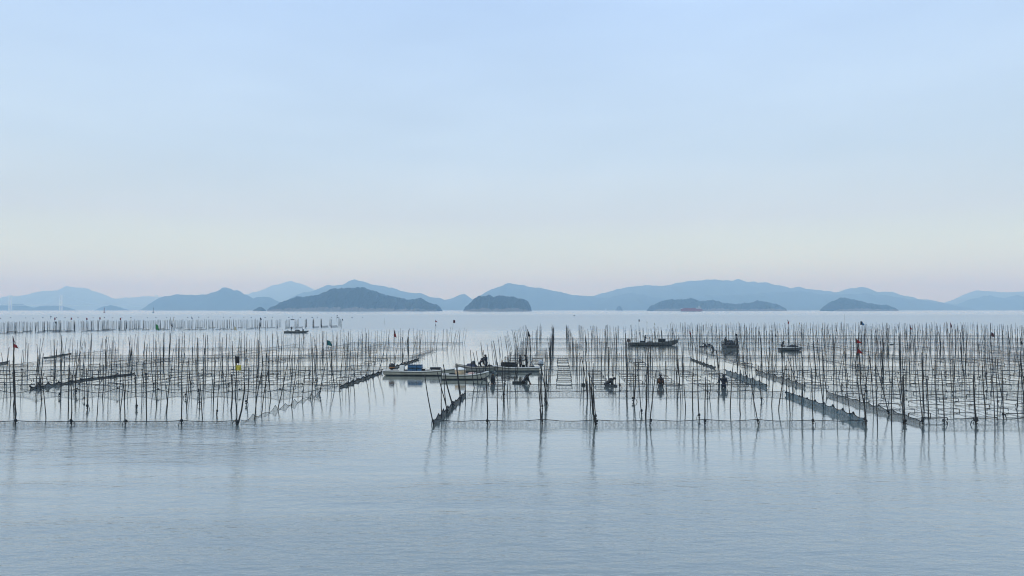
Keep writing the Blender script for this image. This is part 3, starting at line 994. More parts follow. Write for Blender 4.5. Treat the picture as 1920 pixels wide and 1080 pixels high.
def person(label, pos, face, pose='stand', suit='suit_black', lean=0.0, arms='down', hat='suit_black', vest=None, group='people working on the nets', scale=1.0):
    """one continuous body; local +X is the way the person faces, feet at z = 0"""
    root_rot = Matrix.Rotation(face, 3, 'Z')
    body = MB()
    hands = []

    def cap(a, b, ra, rb, n=12):
        a, b = Vector(a), Vector(b)
        pts = [a.lerp(b, i / 4) for i in range(5)]
        k = 1.14 if ra > 0.04 else 1.0        # thick waterproofs
        ra, rb = ra * k, rb * k
        body.tube(pts, [ra + (rb - ra) * i / 4 for i in range(5)], n)
        body.ball(a, ra, n, 8)
        body.ball(b, rb, n, 8)
    # legs
    step = 0.10
    hip = Vector((0, 0, 0.86))
    bent = pose == 'bend'
    if bent:
        hip = Vector((-0.16, 0, 0.80))
    for s in (-1, 1):
        h = hip + Vector((0, 0.09 * s, -0.02))
        an = Vector((0.06 * s * 0.5 - 0.02, 0.12 * s, 0.09))
        kn_ = h.lerp(an, 0.5) + Vector((0.07 if bent else 0.025, 0, 0))
        cap(h, kn_, 0.088, 0.062)
        cap(kn_, an, 0.06, 0.045)
        cap(an + Vector((-0.04, 0, -0.05)), an + Vector((0.15, 0.01 * s, -0.06)), 0.045, 0.036)
    # trunk
    th = lean
    d = Vector((math.sin(th), 0, math.cos(th)))
    f = Vector((math.cos(th), 0, -math.sin(th)))
    waist = hip + d * 0.18
    chest = hip + d * 0.40
    neck = hip + d * 0.56
    for c, rx, ry, rz in ((hip, .115, .165, .13), (waist, .105, .145, .14), (hip + d * 0.30, .12, .165, .14), (chest, .125, .185, .14), (hip + d * .48, .10, .17, .09)):
        bm_ = MB().ball((0, 0, 0), (rx * 1.18, ry * 1.14, rz), 14, 10)
        R = Matrix((f, Vector((0, 1, 0)), d)).transposed()
        body.add([R @ Vector(v) + c for v in bm_.v], bm_.f)
    cap(neck - d * 0.04, neck + d * 0.08, 0.06, 0.052)
    hd = (d + f * (0.35 if bent else 0.05)).normalized()
    head = neck + d * 0.05 + hd * 0.15
    hf = Vector((hd.z, 0, -hd.x)).normalized()
    if bent:
        hf = (hf + Vector((0.4, 0, 0.1))).normalized()
    bm_ = MB().ball((0, 0, 0), (0.092, 0.076, 0.118), 16, 12)
    R = Matrix((f, Vector((0, 1, 0)), hd)).transposed()
    body.add([R @ Vector(v) + head for v in bm_.v], bm_.f)
    cap(head + f * 0.055 - hd * 0.06, head + f * 0.075 - hd * 0.085, 0.035, 0.028)       # jaw and chin
    cap(head + f * 0.088 + hd * 0.005, head + f * 0.108 - hd * 0.028, 0.012, 0.016, 8)     # nose
    for s in (-1, 1):
        cap(head + Vector((0, 0.074 * s, 0)) + hd * 0.02, head + Vector((0, 0.08 * s, 0)) - hd * 0.025, 0.016, 0.013, 8)
    # arms
    for s in (-1, 1):
        sh = hip + d * 0.49 + Vector((0, 0.19 * s, 0))
        if arms == 'down':
            el = sh + Vector((-0.02, 0.05 * s, -0.28))
            wr = el + Vector((0.09, 0.0, -0.24))
        elif arms == 'work' or (arms == 'reach' and s == 1):
            el = sh + Vector((0.13, 0.04 * s, -0.25)) if not bent else sh + Vector((0.06, 0.05 * s, -0.28))
            wr = el + (Vector((0.24, -0.05 * s, -0.02)) if not bent else Vector((0.10, -0.03 * s, -0.24)))
        elif arms == 'side' and s == 1:
            el = sh + Vector((0.02, 0.16, -0.22))
            wr = el + Vector((0.03, 0.14, -0.2))
        else:
            el = sh + Vector((-0.01, 0.05 * s, -0.28))
            wr = el + Vector((0.08, 0.0, -0.24))
        cap(sh, el, 0.056, 0.043)
        cap(el, wr, 0.041, 0.029)
        dirw = (wr - el).normalized()
        sidew = dirw.cross(Vector((0, 1, 0))).normalized()
        palm = wr + dirw * 0.06
        cap(wr + dirw * 0.01, palm + dirw * 0.025 + sidew * 0.012, 0.030, 0.032, 8)
        cap(palm - sidew * 0.014, palm + dirw * 0.02 - sidew * 0.016, 0.026, 0.026, 8)
        hands.append(palm)
        curl = Vector((0, -s, 0))
        for i, ln in enumerate((0.066, 0.078, 0.074, 0.056)):
            a = palm + dirw * 0.035 + sidew * (0.033 - 0.022 * i)
            b_ = a + dirw * ln * 0.55 + curl * 0.008
            c_ = b_ + dirw * ln * 0.4 + curl * 0.028
            cap(a, b_, 0.0125, 0.0115, 6)
            cap(b_, c_, 0.0115, 0.0095, 6)
        a = wr + dirw * 0.03 + sidew * 0.034
        b_ = a + dirw * 0.03 + sidew * 0.028
        cap(a, b_, 0.014, 0.013, 6)
        cap(b_, b_ + dirw * 0.032 + curl * 0.012, 0.013, 0.010, 6)
    body.v = [tuple(root_rot @ Vector(v)) for v in body.v]
    me = body.mesh('person', [suit, 'skin'])
    o = link('person', me, None, pos)
    o.scale = (scale * 1.14, scale * 1.14, scale)
    mod = o.modifiers.new('skin', 'REMESH')
    mod.mode = 'VOXEL'
    mod.voxel_size = 0.0135
    sm = o.modifiers.new('smooth', 'SMOOTH')
    sm.factor = 0.4
    sm.iterations = 2
    dg = bpy.context.evaluated_depsgraph_get()
    me2 = bpy.data.meshes.new_from_object(o.evaluated_get(dg))
    o.modifiers.clear()
    o.data = me2
    me2.name = 'person'
    me2.materials.clear()
    me2.materials.append(M[suit])
    me2.materials.append(M['skin'])
    hp = root_rot @ head
    hh = [root_rot @ h for h in hands]
    fw = root_rot @ f
    for p in me2.polygons:
        c = p.center
        sk = ((c - hp).length < 0.15 and (c - hp).dot(fw) > 0.01 and (c - hp).length > 0) or any((c - h).length < 0.075 for h in hh)
        p.material_index = 1 if sk else 0
        p.use_smooth = True
    tag(o, label, 'person', group)
    for s in (-1, 1):
        link('eye', EYE, o, root_rot @ (head + f * 0.083 + hd * 0.018 + Vector((0, 0.03 * s, 0))))
    # a hood or cap
    hm_ = MB()
    R = Matrix((f, Vector((0, 1, 0)), hd)).transposed()
    prof = []
    for i in range(8):
        t = i / 7 * PI * 0.55
        prof.append((0.118 * math.sin(t) + 0.001, 0.012 + 0.125 * math.cos(t)))
    prof = [(0.135, -0.02), (0.122, 0.0)] + prof[::-1]
    hm_.lathe(prof, (0, 0, 0), 14)
    hm_.box((0.12, 0, 0.005), (0.10, 0.15, 0.014))
    hm_.lathe([(0.175, -0.34), (0.14, -0.25), (0.112, -0.15), (0.10, -0.12)], (-0.03, 0, 0), 14)       # collar
    hm_.v = [tuple(root_rot @ (R @ (Vector(v) * 0.92) + head + hd * 0.012)) for v in hm_.v]
    hm_.build('cap', hat, o)
    if vest:
        vm = MB()
        bm_ = MB()
        for s in (-1, 1):
            bm_.ball((0, 0.10 * s, 0), (0.155, 0.125, 0.22), 12, 9)
        R = Matrix((f, Vector((0, 1, 0)), d)).transposed()
        vm.add([root_rot @ (R @ Vector(v) + hip + d * 0.33) for v in bm_.v], bm_.f)
        vm.build('life_vest', vest, o)
    return o

def wader(label, px, py, depth, **kw):
    p = ground(px, py)
    p.z = -depth
    return person(label, p, **kw)
wader('person in dark waders standing by the round white tub boat', 924, 719.5, 0.83, face=-0.6, suit='suit_black', scale=1.08)
wader('person bending over a long board beside the open boat stern', 986, 719, 0.68, face=0.15, pose='bend', lean=0.6, arms='work', suit='suit_black', scale=1.14)
wader('person bent double over the water in the middle of the field', 1140, 724, 0.74, face=0.05, pose='bend', lean=0.85, arms='work', suit='suit_black', scale=1.14)
wader('person in black standing with an orange-edged vest, back to the shore', 1238.5, 725, 0.76, face=1.75, suit='suit_black', arms='down', vest='suit_orange', scale=1.08)
wader('person in navy waders with one arm held out to the side', 1357, 727, 0.66, face=1.2, suit='suit_navy', arms='side', scale=1.08)
wader('person stooping to the left beside a floating board', 1323, 651, 0.62, face=3.0, pose='bend', lean=0.7, arms='work', suit='suit_navy')
wader('person crouched low in the water between far poles', 1336.5, 656.5, 0.85, face=2.0, pose='bend', lean=0.5, arms='work', suit='suit_black', scale=1.1)
wader('small standing figure just behind the two stooping people', 1329.5, 648.5, 0.9, face=1.6, suit='suit_navy', hat='f_white')

def board(label, px0, px1, py, z=0.05, th=0.06, wd=0.5, cat='board'):
    a, b_ = ground(px0, py), ground(px1, py)
    m_ = MB()
    L = (b_ - a).length
    m_.box((0, 0, z), (L, wd, th))
    for k in range(3):
        m_.box((-L * .35 + k * L * .35, 0, z + th / 2 + 0.02), (0.07, wd * 0.9, 0.04))
    for s in (-1, 1):
        m_.box((0, s * wd / 2, z + th / 2 + 0.03), (L * 0.98, 0.03, 0.1))
    return tag(m_.build('work_board', 'wood', None, False, (a + b_) / 2), label, cat, 'floating work boards')
board('dark floating board pulled along by the bending person', 960.5, 982, 718.5)
board('floating board under the hands of the person bent double', 1136, 1157, 724.3, 0.03, 0.04)
board('short dark float board by the thick pole cluster', 1090, 1097, 722.5, 0.05)
board('floating board left of the stooping far person', 1311, 1322, 650.5)

# ------------------------------------------------------------------ boats
def boat(label, px, py, L, B, heading, free=0.5, bow=0.5, paint='hull', low='hull_low', group='open working boats', engine='engine', rail='hull', overhang=0.0, deckz=0.14, inset=0.0):
    p = ground(px, py)
    root = thing('boat', label, 'boat', p, heading, group)
    NS = 16
    m_ = MB()
    vs_, rails = [], ([], [])
    for i in range(NS + 1):
        t = i / NS
        x = (t - 0.5) * L
        if t < 0.55:
            b_ = B / 2 * (0.84 + 0.16 * math.sin(t / 0.55 * PI / 2))
        else:
            u = (t - 0.55) / 0.45
            b_ = B / 2 * max(0.025, (1 - u ** 2.1))
        s = free * (1 + 0.10 * (1 - t) ** 2) + bow * max(0, t - 0.35) ** 2.2 / 0.65 ** 2.2
        k = -0.22 + (0.22 + s * 0.75) * max(0, (t - 0.72) / 0.28) ** 2
        ov = overhang * (0 if i else -1)
        fl = max(deckz, k + 0.06)
        bi = max(0.012, b_ - 0.055)
        sec = [(b_, s), (b_ * 0.97, s * 0.55 + k * 0.2), (b_ * 0.9, 0.10 + max(0, k) * .6), (b_ * 0.78, k * 0.6 + 0.02), (0.0, k),
               (-b_ * 0.78, k * 0.6 + 0.02), (-b_ * 0.9, 0.10 + max(0, k) * .6), (-b_ * 0.97, s * 0.55 + k * 0.2), (-b_, s),
               (-bi, s), (-bi * 0.95, min(s - .02, fl + 0.02)), (0, min(s - .02, fl)), (bi * 0.95, min(s - .02, fl + 0.02)), (bi, s)]
        vs_ += [(x + ov * (z > 0.2), y, z) for y, z in sec]
        rails[0].append((x + ov, b_ - 0.01, s + 0.01))
        rails[1].append((x + ov, -b_ + 0.01, s + 0.01))
    n = 14
    fs, mi = [], []
    for i in range(NS):
        for j in range(n):
            a, c = i * n + j, i * n + (j + 1) % n
            fs.append((a, a + n, c + n, c))
            mi.append(1 if j in (2, 3, 4, 5) else (2 if j in (10, 11) else 0))
    fs.append(tuple(range(9)))
    mi.append(0)
    fs.append((8, 9, 10, 11, 12, 13, 0))
    mi.append(0)
    fs.append(tuple(reversed(range(NS * n, NS * n + n))))
    mi.append(0)
    m_.add(vs_, fs)
    m_.mi = mi
    m_.build('hull', [paint, 'boot', 'deck'], root, False)
    m_ = MB()
    for r_ in rails:
        m_.tube(r_, 0.045, 6)
    m_.tube([rails[0][0], rails[1][0]], 0.05, 6)
    m_.build('gunwale', rail, root)
    for sg, r_ in zip((1, -1), rails):  # dark strip below each rail: the gunwale's shadow line, put in as colour
        m_ = MB()
        m_.tube([(x, y - sg * 0.004, z - 0.115) for x, y, z in r_[:-1]], 0.03, 5)
        m_.build('gunwale_shade_strip', 'boot', root)
    # a covered bow and two thwarts
    m_ = MB()
    t0 = 12
    vv = []
    for i in range(t0, NS + 1):
        (x, y, z) = rails[0][i]
        vv += [(x, y - 0.03, z - 0.03), (x, -y + 0.03, z - 0.03)]
    m_.add(vv, [(2 * i, 2 * i + 1, 2 * i + 3, 2 * i + 2) for i in range(NS - t0)])
    m_.build('bow_deck', paint, root, False)
    for tx in (0.3, 0.52):
        i = int(tx * NS)
        m_ = MB()
        m_.box((rails[0][i][0], 0, free * 0.62), (0.24, rails[0][i][1] * 1.85, 0.045))
        m_.build('thwart', 'deck', root, False)
    if engine:
        x = -L / 2 - 0.12 - overhang + inset
        e = MB()
        e.box((x, 0, free + 0.05), (0.16, 0.26, 0.34))
        e.box((x - 0.12, 0, 0.12), (0.16, 0.13, free + 0.7), taper=0.9)
        e.tube([(x, 0, free + .42), (x + .3, 0, free + .5), (x + .62, .05, free + .5)], 0.025, 6)
        mo = e.build('outboard_motor', 'metal', root, False)
        c = MB()
        c.lathe([(0.17, 0), (0.235, 0.06), (0.255, 0.22), (0.25, 0.4), (0.2, 0.55), (0.09, 0.61)], (0, 0, 0), 12)
        c.v = [(v[0] * 1.25 + x - 0.06, v[1] * 0.85, v[2] + free + 0.2) for v in c.v]
        c.build('cowling', engine, mo)
        c = MB()
        c.lathe([(0.25, 0.115), (0.262, 0.13), (0.262, 0.19), (0.25, 0.205)], (0, 0, 0), 12)
        c.v = [(v[0] * 1.25 + x - 0.06, v[1] * 0.85, v[2] + free + 0.2) for v in c.v]
        c.build('cowling_band', 'stripe' if engine == 'engine' else 'engine', mo)
    return root

def on(b_, lx, ly, lz):
    bpy.context.view_layer.update()
    return b_.matrix_world @ Vector((lx, ly, lz))

def crate(label, pos, rz, s=(0.62, 0.46, 0.34), mat='crate_blue', group='stacked crates'):
    m_ = MB()
    x, y, z = s
    t = 0.03
    m_.box((0, 0, t / 2), (x - .04, y - .04, t))
    for sx in (-1, 1):
        m_.box((sx * (x / 2 - t / 2 - .012), 0, z / 2 + .01), (t, y - .06, z - .04))
    for sy in (-1, 1):
        m_.box((0, sy * (y / 2 - t / 2 - .012), z / 2 + .01), (x - .03, t, z - .04))
    for k in range(5):
        for sy in (-1, 1):
            m_.box((-x * .42 + k * x * .21, sy * (y / 2 - .004), z / 2), (.03, .02, z * .86))
    root = thing('crate', label, 'crate', pos, rz, group)
    m_.build('basket', mat, root, False)
    r_ = MB()
    for zz in (z - .03, 0.05):
        r_.tube([(-x / 2, -y / 2, zz), (x / 2, -y / 2, zz), (x / 2, y / 2, zz), (-x / 2, y / 2, zz), (-x / 2, -y / 2, zz)], 0.022, 4)
    r_.build('rim', 'crate_dark' if mat == 'crate_blue' else mat, root, False)
    return root

def heap(label, pos, rx, ry, h, mat='weed', rz=0.0, seed=0, cat='seaweed heap'):
    m_ = MB()
    nx_, ny_ = 26, 16
    vs_ = []
    for j in range(ny_ + 1):
        for i in range(nx_ + 1):
            u, v = i / nx_ * 2 - 1, j / ny_ * 2 - 1
            r_ = max(abs(u), abs(v)) if u or v else 0
            k = r_ / max(1e-6, math.hypot(u, v))
            x, y = u * k * rx, v * k * ry
            z = h * (1 - r_ ** 3.2) + h * 0.28 * noise.noise(Vector((x * 2.6 + seed, y * 2.6, seed))) * (1 - r_ ** 4) + h * .12 * noise.noise(Vector((x * 7, y * 7, seed)))
            vs_.append((x + .03 * noise.noise(Vector((x * 9, y * 9, 4))), y, max(-0.02, z)))
    m_.add(vs_, [(j * (nx_ + 1) + i, j * (nx_ + 1) + i + 1, (j + 1) * (nx_ + 1) + i + 1, (j + 1) * (nx_ + 1) + i) for j in range(ny_) for i in range(nx_)])
    o = m_.build('seaweed_heap' if mat == 'weed' else 'bundle', mat, None, True, pos)
    o.rotation_euler = (0, 0, rz)
    return tag(o, label, cat, 'loads carried in the boats')

# A: the long white boat with the blue crates
A = boat('long white open boat with black outboard, blue crates and a raised bow', 793, 703.5, 7.7, 1.75, math.radians(-4), 0.44, 0.36, overhang=0.35, rail='lid', inset=1.0)
for j in range(2):
    for i in range(3):
        crate(f"blue plastic crate in the {'lower' if j == 0 else 'upper'} tier on the long white boat, {['nearest the outboard', 'middle of three', 'nearest the bow'][i]}",
              on(A, -1.32 + 0.5 * i, -0.12, 0.42 + 0.36 * j), A.rotation_euler.z + random.uniform(-.03, .03), (0.48, 0.95, 0.34), 'crate_blue')
m_ = MB()
m_.box((0, 0, 0.3), (0.52, 0.6, 0.6), taper=0.86)
m_.box((0.0, 0, 0.62), (0.4, 0.5, 0.06))
root = thing('engine_console', 'cream coloured console box just ahead of the black outboard', 'box', on(A, -2.25, 0.0, 0.4), A.rotation_euler.z)
m_.build('housing', 'lid', root, False)
m_ = MB()
m_.tube([(-.25, .1, .63), (-.1, .1, .85), (.2, .1, .95), (.5, .1, 1.05)], 0.035, 6)
m_.build('lever', 'rope', root)
m_ = MB()
m_.box((0, 0, 0), (1.1, 0.42, 0.2))
m_.box((0, 0, 0.115), (1.14, 0.46, 0.035))
tag(m_.build('tool_box', 'crate_dark', None, False, on(A, 1.35, 0, 0.72)), 'long dark box lying across the long white boat amidships', 'box')
for sx in (0,):
    m_ = MB()
    for q in (-.4, .4):
        m_.box((q, 0, 0), (.06, .4, .5))
    tag(m_.build('trestle', 'wood', None, False, on(A, 1.35, 0, 0.38)), 'low trestle under the long dark box on the white boat', 'trestle')

# B: the nearest small boat
Bo = boat('small white boat lying nearest the shore with a round white-lidded tub', 873, 711, 4.7, 1.55, math.radians(3), 0.44, 0.32, engine=None, rail='lid')
tp = on(Bo, -0.55, 0.05, 0.2)
root = thing('tub', 'round straw coloured tub with a domed white lid in the nearest boat', 'tub', tp)
m_ = MB()
m_.lathe([(0.46, 0), (0.52, 0.1), (0.54, 0.45), (0.53, 0.74)], n=18)
m_.build('drum', 'tub', root)
m_ = MB()
m_.lathe([(0.55, 0.72), (0.57, 0.77), (0.5, 0.87), (0.3, 0.94), (0.08, 0.99), (0.05, 1.03)], n=18)
m_.build('lid', 'lid', root)
heap('low heap of pinkish cloth beside the round tub', on(Bo, 0.55, 0.0, 0.35), 0.5, 0.4, 0.34, 'pink', 0.1, 3, 'cloth')
heap('dark wet netting piled in the bow of the nearest boat', on(Bo, 1.5, 0.0, 0.42), 0.55, 0.35, 0.42, 'weed', 0.1, 4, 'netting')
crate('black crate at the stern end of the nearest boat', on(Bo, -1.35, 0.05, 0.25), 0.1, (0.6, 0.8, 0.34), 'crate_dark')

# C: behind them
Cb = boat('grey-white boat behind the others with a navy covered load and two crew', 890, 697, 4.4, 1.6, math.radians(176), 0.52, 0.36, paint='hull_grey', engine=None)
heap('navy sheet over a load in the grey-white boat', on(Cb, 0.35, 0, 0.5), 0.72, 0.5, 0.48, 'tarp', 3.1, 5, 'covered load')
heap('dark round bundle on top of the navy sheet', on(Cb, 0.2, 0, 0.85), 0.3, 0.3, 0.36, 'weed', 0, 6, 'bundle')
heap('black heap at the feet of the two crew', on(Cb, -1.75, -0.1, 0.3), 0.45, 0.5, 0.5, 'weed', 0, 7, 'netting')
person('person stooping in the grey-white boat, facing the other crew member', on(Cb, -0.75, -0.1, 0.16), 0.2, 'bend', 'suit_black', 0.55, 'work')
person('taller person standing upright beside the stooping one', on(Cb, -1.35, 0.15, 0.16), 2.9, 'stand', 'suit_navy', 0.12, 'work', scale=1.03)

# D: to the right
Db = boat('white boat with a grey tilted outboard and a stack of dark planks', 965, 696, 5.6, 1.6, math.radians(179), 0.42, 0.26, rail='lid', engine='engine_grey')
for k in range(5):
    m_ = MB()
    m_.box((0, 0, 0), (1.75, 0.22, 0.10))
    o = m_.build('plank', 'wood', None, False, on(Db, 0.65 + random.uniform(-.08, .08), -0.3 + 0.15 * (k % 3), 0.52 + 0.11 * k))
    o.rotation_euler = (0, random.uniform(-.06, .06), random.uniform(-.06, .06))
    tag(o, f'dark wet plank, {["lowest", "second from the bottom", "middle", "second from the top", "topmost"][k]} of the stack in the white boat', 'plank', 'planks stacked in the white boat')
crate('dark crate standing at the left end of the plank stack', on(Db, 1.25, 0.35, 0.42), 0.05, (0.6, 0.5, 0.42), 'crate_dark')
crate('dark crate standing at the right end of the plank stack', on(Db, 0.0, 0.3, 0.42), -0.05, (0.6, 0.5, 0.42), 'crate_dark')
person('person in black standing still behind a pole cluster in the white boat', on(Db, -0.65, 0, 0.16), 3.6, 'stand', 'suit_black', 0.05, 'down')
person('person in the white boat reaching out to the left by the outboard', on(Db, -1.4, 0.0, 0.16), 3.05, 'stand', 'suit_black', 0.2, 'work')
heap('low dark bundle beside the grey outboard', on(Db, -1.95, 0, 0.4), 0.4, 0.35, 0.26, 'weed', 0, 9, 'netting')

# E: dark workboat
E = boat('slim dark-sided workboat with raised bow lying among the far poles', 1226, 647.5, 9.6, 1.9, math.radians(2), 0.48, 0.7, paint='hull_low', rail='hull_grey')
for i in range(2):
    crate(f"tall black crate on the slim workboat, {['left', 'right'][i]} one of the pair", on(E, 1.25 + 0.68 * i, 0, 0.5), 0.03, (0.62, 0.8, 0.78), 'crate_dark')
crate('low black crate in front of the standing figure on the slim workboat', on(E, -2.3, 0, 0.4), 0.0, (0.9, 0.8, 0.5), 'crate_dark')
heap('low dark net pile amidships on the slim workboat', on(E, -0.7, 0, 0.42), 0.8, 0.5, 0.36, 'weed', 0, 11, 'netting')
person('person standing on the slim workboat ahead of the black outboard', on(E, -1.75, 0, 0.3), 0.3, 'stand', 'suit_black', 0.1, 'work')

def bucket(label, pos, mat, r=0.19, h=0.36):
    root = thing('bucket', label, 'bucket', pos, 0, 'buckets in the boats')
    m_ = MB()
    m_.lathe([(r * .78, 0), (r, h), (r * 1.06, h), (r * 1.06, h - .03), (r * .98, h - .04), (r * .74, .03)], n=12)
    m_.build('pail', mat, root)
    m_ = MB()
    m_.tube([(-r, 0, h - .02), (-r * .7, .06, h + .14), (0, .09, h + .2), (r * .7, .06, h + .14), (r, 0, h - .02)], .012, 4)
    m_.build('bucket_handle', 'metal', root)

bucket('dark bucket beside the blue crates on the long white boat', on(A, 0.15, -0.35, 0.35), 'crate_dark')
bucket('pale bucket just ahead of the dark box on the long white boat', on(A, 0.62, -0.3, 0.36), 'lid', 0.17, 0.3)
bucket('dark bucket by the feet of the reaching crew member', on(Db, -1.0, -0.45, 0.34), 'crate_dark')
for label, b_, q, mt in (('coil of dark rope between console and blue crates', A, (-1.75, -.3, .42), 'rope'), ('coil of pale rope in the bow of the slim workboat', E, (3.1, -.2, .62), 'pale_pole'), ('coil of dark rope near the planks in the white boat', Db, (1.75, -.3, .4), 'rope')):
    m_ = MB()
    pts = []
    for i in range(61):
        t = i / 60
        a = t * 5 * 2 * PI
        pts.append(((.2 + .03 * math.sin(a * .37)) * math.cos(a), (.2 + .03 * math.cos(a * .53)) * math.sin(a), .03 + .16 * t))
    m_.tube(pts, .028, 5)
    tag(m_.build('rope_coil', mt, None, True, on(b_, *q)), label, 'rope coil', 'rope coils in the boats')
# F: the framed boat seen end-on
Fb = boat('broad boat seen end-on carrying a dark frame heaped with seaweed', 1367.5, 653, 6.0, 2.7, math.radians(84), 0.55, 0.2, paint='hull_low', rail='hull_low', engine=None)
m_ = MB()
for sx in (-1.9, -0.4, 1.2):
    for sy in (-1.15, 1.15):
        m_.box((sx, sy, 0.75), (0.08, 0.08, 1.1))
for sy in (-1.15, 1.15):
    for z in (0.7, 1.0, 1.3):
        m_.box((-0.35, sy, z), (3.3, 0.05, 0.07))
for sx in (-1.9, 1.2):
    for z in (0.7, 1.0, 1.3):
        m_.box((sx, 0, z), (0.05, 2.3, 0.07))
o = m_.build('cargo_rack', 'wood', None, False, on(Fb, 0, 0, 0))
o.rotation_euler = Fb.rotation_euler
tag(o, 'dark slatted cargo frame standing in the boat seen end-on', 'rack')
heap('black seaweed heaped level with the slatted cargo frame', on(Fb, -0.35, 0, 0.4), 1.6, 1.05, 1.05, 'weed', math.radians(84), 12)
person('person standing at the left end of the slatted cargo frame', on(Fb, -2.2, 1.1, 0.3), 0.4, 'stand', 'suit_black', 0.1, 'work', scale=1.05)
person('person bent over the right end of the slatted cargo frame', on(Fb, -1.2, -1.25, 0.45), 2.6, 'stand', 'suit_black', 0.3, 'work')

# G: small boat heaped with seaweed
G = boat('small white-railed boat heaped with seaweed among the right-hand poles', 1482, 657, 3.9, 1.5, math.radians(2), 0.46, 0.16, paint='hull_low', rail='lid', engine=None)
heap('black seaweed heap filling the small white-railed boat', on(G, 0.45, 0, 0.3), 1.25, 0.6, 0.62, 'weed', 0.03, 14)
person('person crouching at the left end of the small seaweed boat', on(G, -1.35, 0, 0.1), 0.2, 'bend', 'suit_black', 0.4, 'work', scale=0.95)

# H: far boat on the left
Hb = boat('far low boat with crew lying between the two left fields', 556, 624.5, 7.1, 1.9, math.radians(1), 0.5, 0.2, paint='hull_low', rail='hull_grey', engine=None)
person('person standing near the left end of the far low boat', on(Hb, -1.6, 0, 0.2), 0.2, 'stand', 'suit_black', 0.15, 'work')
person('person sitting low near the right end of the far low boat', on(Hb, 1.9, 0, -0.25), 2.8, 'bend', 'suit_black', 0.3, 'work')
heap('dark net load amidships in the far low boat', on(Hb, 0.25, 0, 0.4), 0.95, 0.6, 0.6, 'weed', 0, 15, 'netting')
heap('low dark net pile at the left end of the far low boat', on(Hb, -2.6, 0, 0.35), 0.6, 0.55, 0.42, 'weed', 0, 16, 'netting')

# ------------------------------------------------------------------ small things afloat
m_ = MB()
m_.lathe([(0.2, -0.2), (0.42, -0.05), (0.5, 0.18), (0.42, 0.38), (0.15, 0.48), (0.06, 0.6)], n=10)
FLOAT = m_.mesh('net_float', 'float')
rf = random.Random(8)
for k in range(34):
    px = 5 + k * 20.5 + rf.uniform(-7, 7)
    py = 594.6 + (0.9 if px > 300 else 1.6) * rf.random() + (1.2 if px < 120 else 0.6)
    if px > 730:
        continue
    o = link('net_float', FLOAT, None, ground(px, py))
    o.scale = (rf.uniform(.7, 1.5), 1, rf.uniform(.7, 1.1))
    tag(o, 'small dark float on the open water beyond the far pole field', 'float', 'floats beyond the far pole field')
o = tag(link('net_float', FLOAT, None, ground(1077, 592.6)), 'single dark float alone on the open water in the middle', 'float')
o.scale = (2.4, 1.6, 1.3)
p = ground(548.5, 600)
root = thing('marker_raft', 'little dark raft with a thin mast beyond the far field', 'raft', p)
m_ = MB()
m_.box((0, 0, .25), (2.4, 1.4, .6), taper=.9)
m_.build('raft_deck', 'float', root, False)
m_ = MB()
m_.tube([(0, 0, .3), (0.05, 0, 2.9)], 0.05, 6)
m_.build('mast', 'pale_pole', root)
p = ground(1670.5, 646)
root = thing('float_box', 'white foam float box between poles on the right', 'float', p)
m_ = MB()
m_.box((0, 0, .1), (.78, .6, .34), taper=.94)
m_.build('foam_block', 'float_white', root, False)
m_ = MB()
m_.tube([(-.39, -.31, .05), (.39, -.31, .05)], .05, 6)
m_.build('lashing', 'rope', root)
for label, px, py, ht, mt in (('red navigation buoy with lattice top far out on the left', 195.5, 586.3, 7.2, 'beacon_red'), ('dark navigation buoy with lattice top off the dark headland', 287.7, 586.3, 7.2, 'beacon_black')):
    p = ground(px, py)
    s = p.y / F_PX * ht / 6.6
    root = thing('navigation_buoy', label, 'buoy', p, 0, 'navigation buoys')
    m_ = MB()
    m_.lathe([(1.3 * s, -.6), (1.5 * s, .2), (1.4 * s, 1.3 * s), (0.5 * s, 1.7 * s)], n=12)
    m_.build('drum', mt, root)
    m_ = MB()
    for a in range(4):
        c_, s_ = math.cos(a * PI / 2 + .4), math.sin(a * PI / 2 + .4)
        m_.tube([(1.0 * s * c_, 1.0 * s * s_, 1.4 * s), (.35 * s * c_, .35 * s * s_, 6.5 * s)], .14 * s, 5)
    for z in (3, 4.6):
        m_.lathe([(.75 * s, z * s), (.75 * s, z * s + .2)], n=8)
    m_.build('lattice', mt, root)
    m_ = MB()
    m_.lathe([(.5 * s, 6.4 * s), (.62 * s, 7.0 * s), (.4 * s, 7.6 * s), (.1 * s, 9.0 * s)], n=8)
    m_.build('lantern', mt, root)
# the white sail far off
p = ground(1136, 582.7)
sc_ = p.y / F_PX
root = thing('sailing_boat', 'tiny white sail far off below the middle hills', 'sailing boat', p)
m_ = MB()
m_.add([(-1.2 * sc_, 0, 1), (1.1 * sc_, 0.2, 1), (.1 * sc_, 0.1, 5.4 * sc_), (-1.2 * sc_, .5, 1), (1.1 * sc_, .7, 1), (.1 * sc_, .6, 5.4 * sc_)], [(0, 1, 2), (5, 4, 3), (0, 3, 4, 1), (1, 4, 5, 2), (2, 5, 3, 0)])
m_.build('sail', 'sail', root, False)
m_ = MB()
m_.box((0, 0, .5), (3.0 * sc_, 3, 1.4), taper=.9)
m_.build('hull', 'float_white', root, False)

# ------------------------------------------------------------------ cargo ship
p = ground(1296.5, 582.6)
p = p * (2700 / p.y)
p.z = 0
u = 2700 / F_PX
root = thing('cargo_ship', 'red-hulled coaster with pale deckhouse aft in front of the low island', 'ship', p)

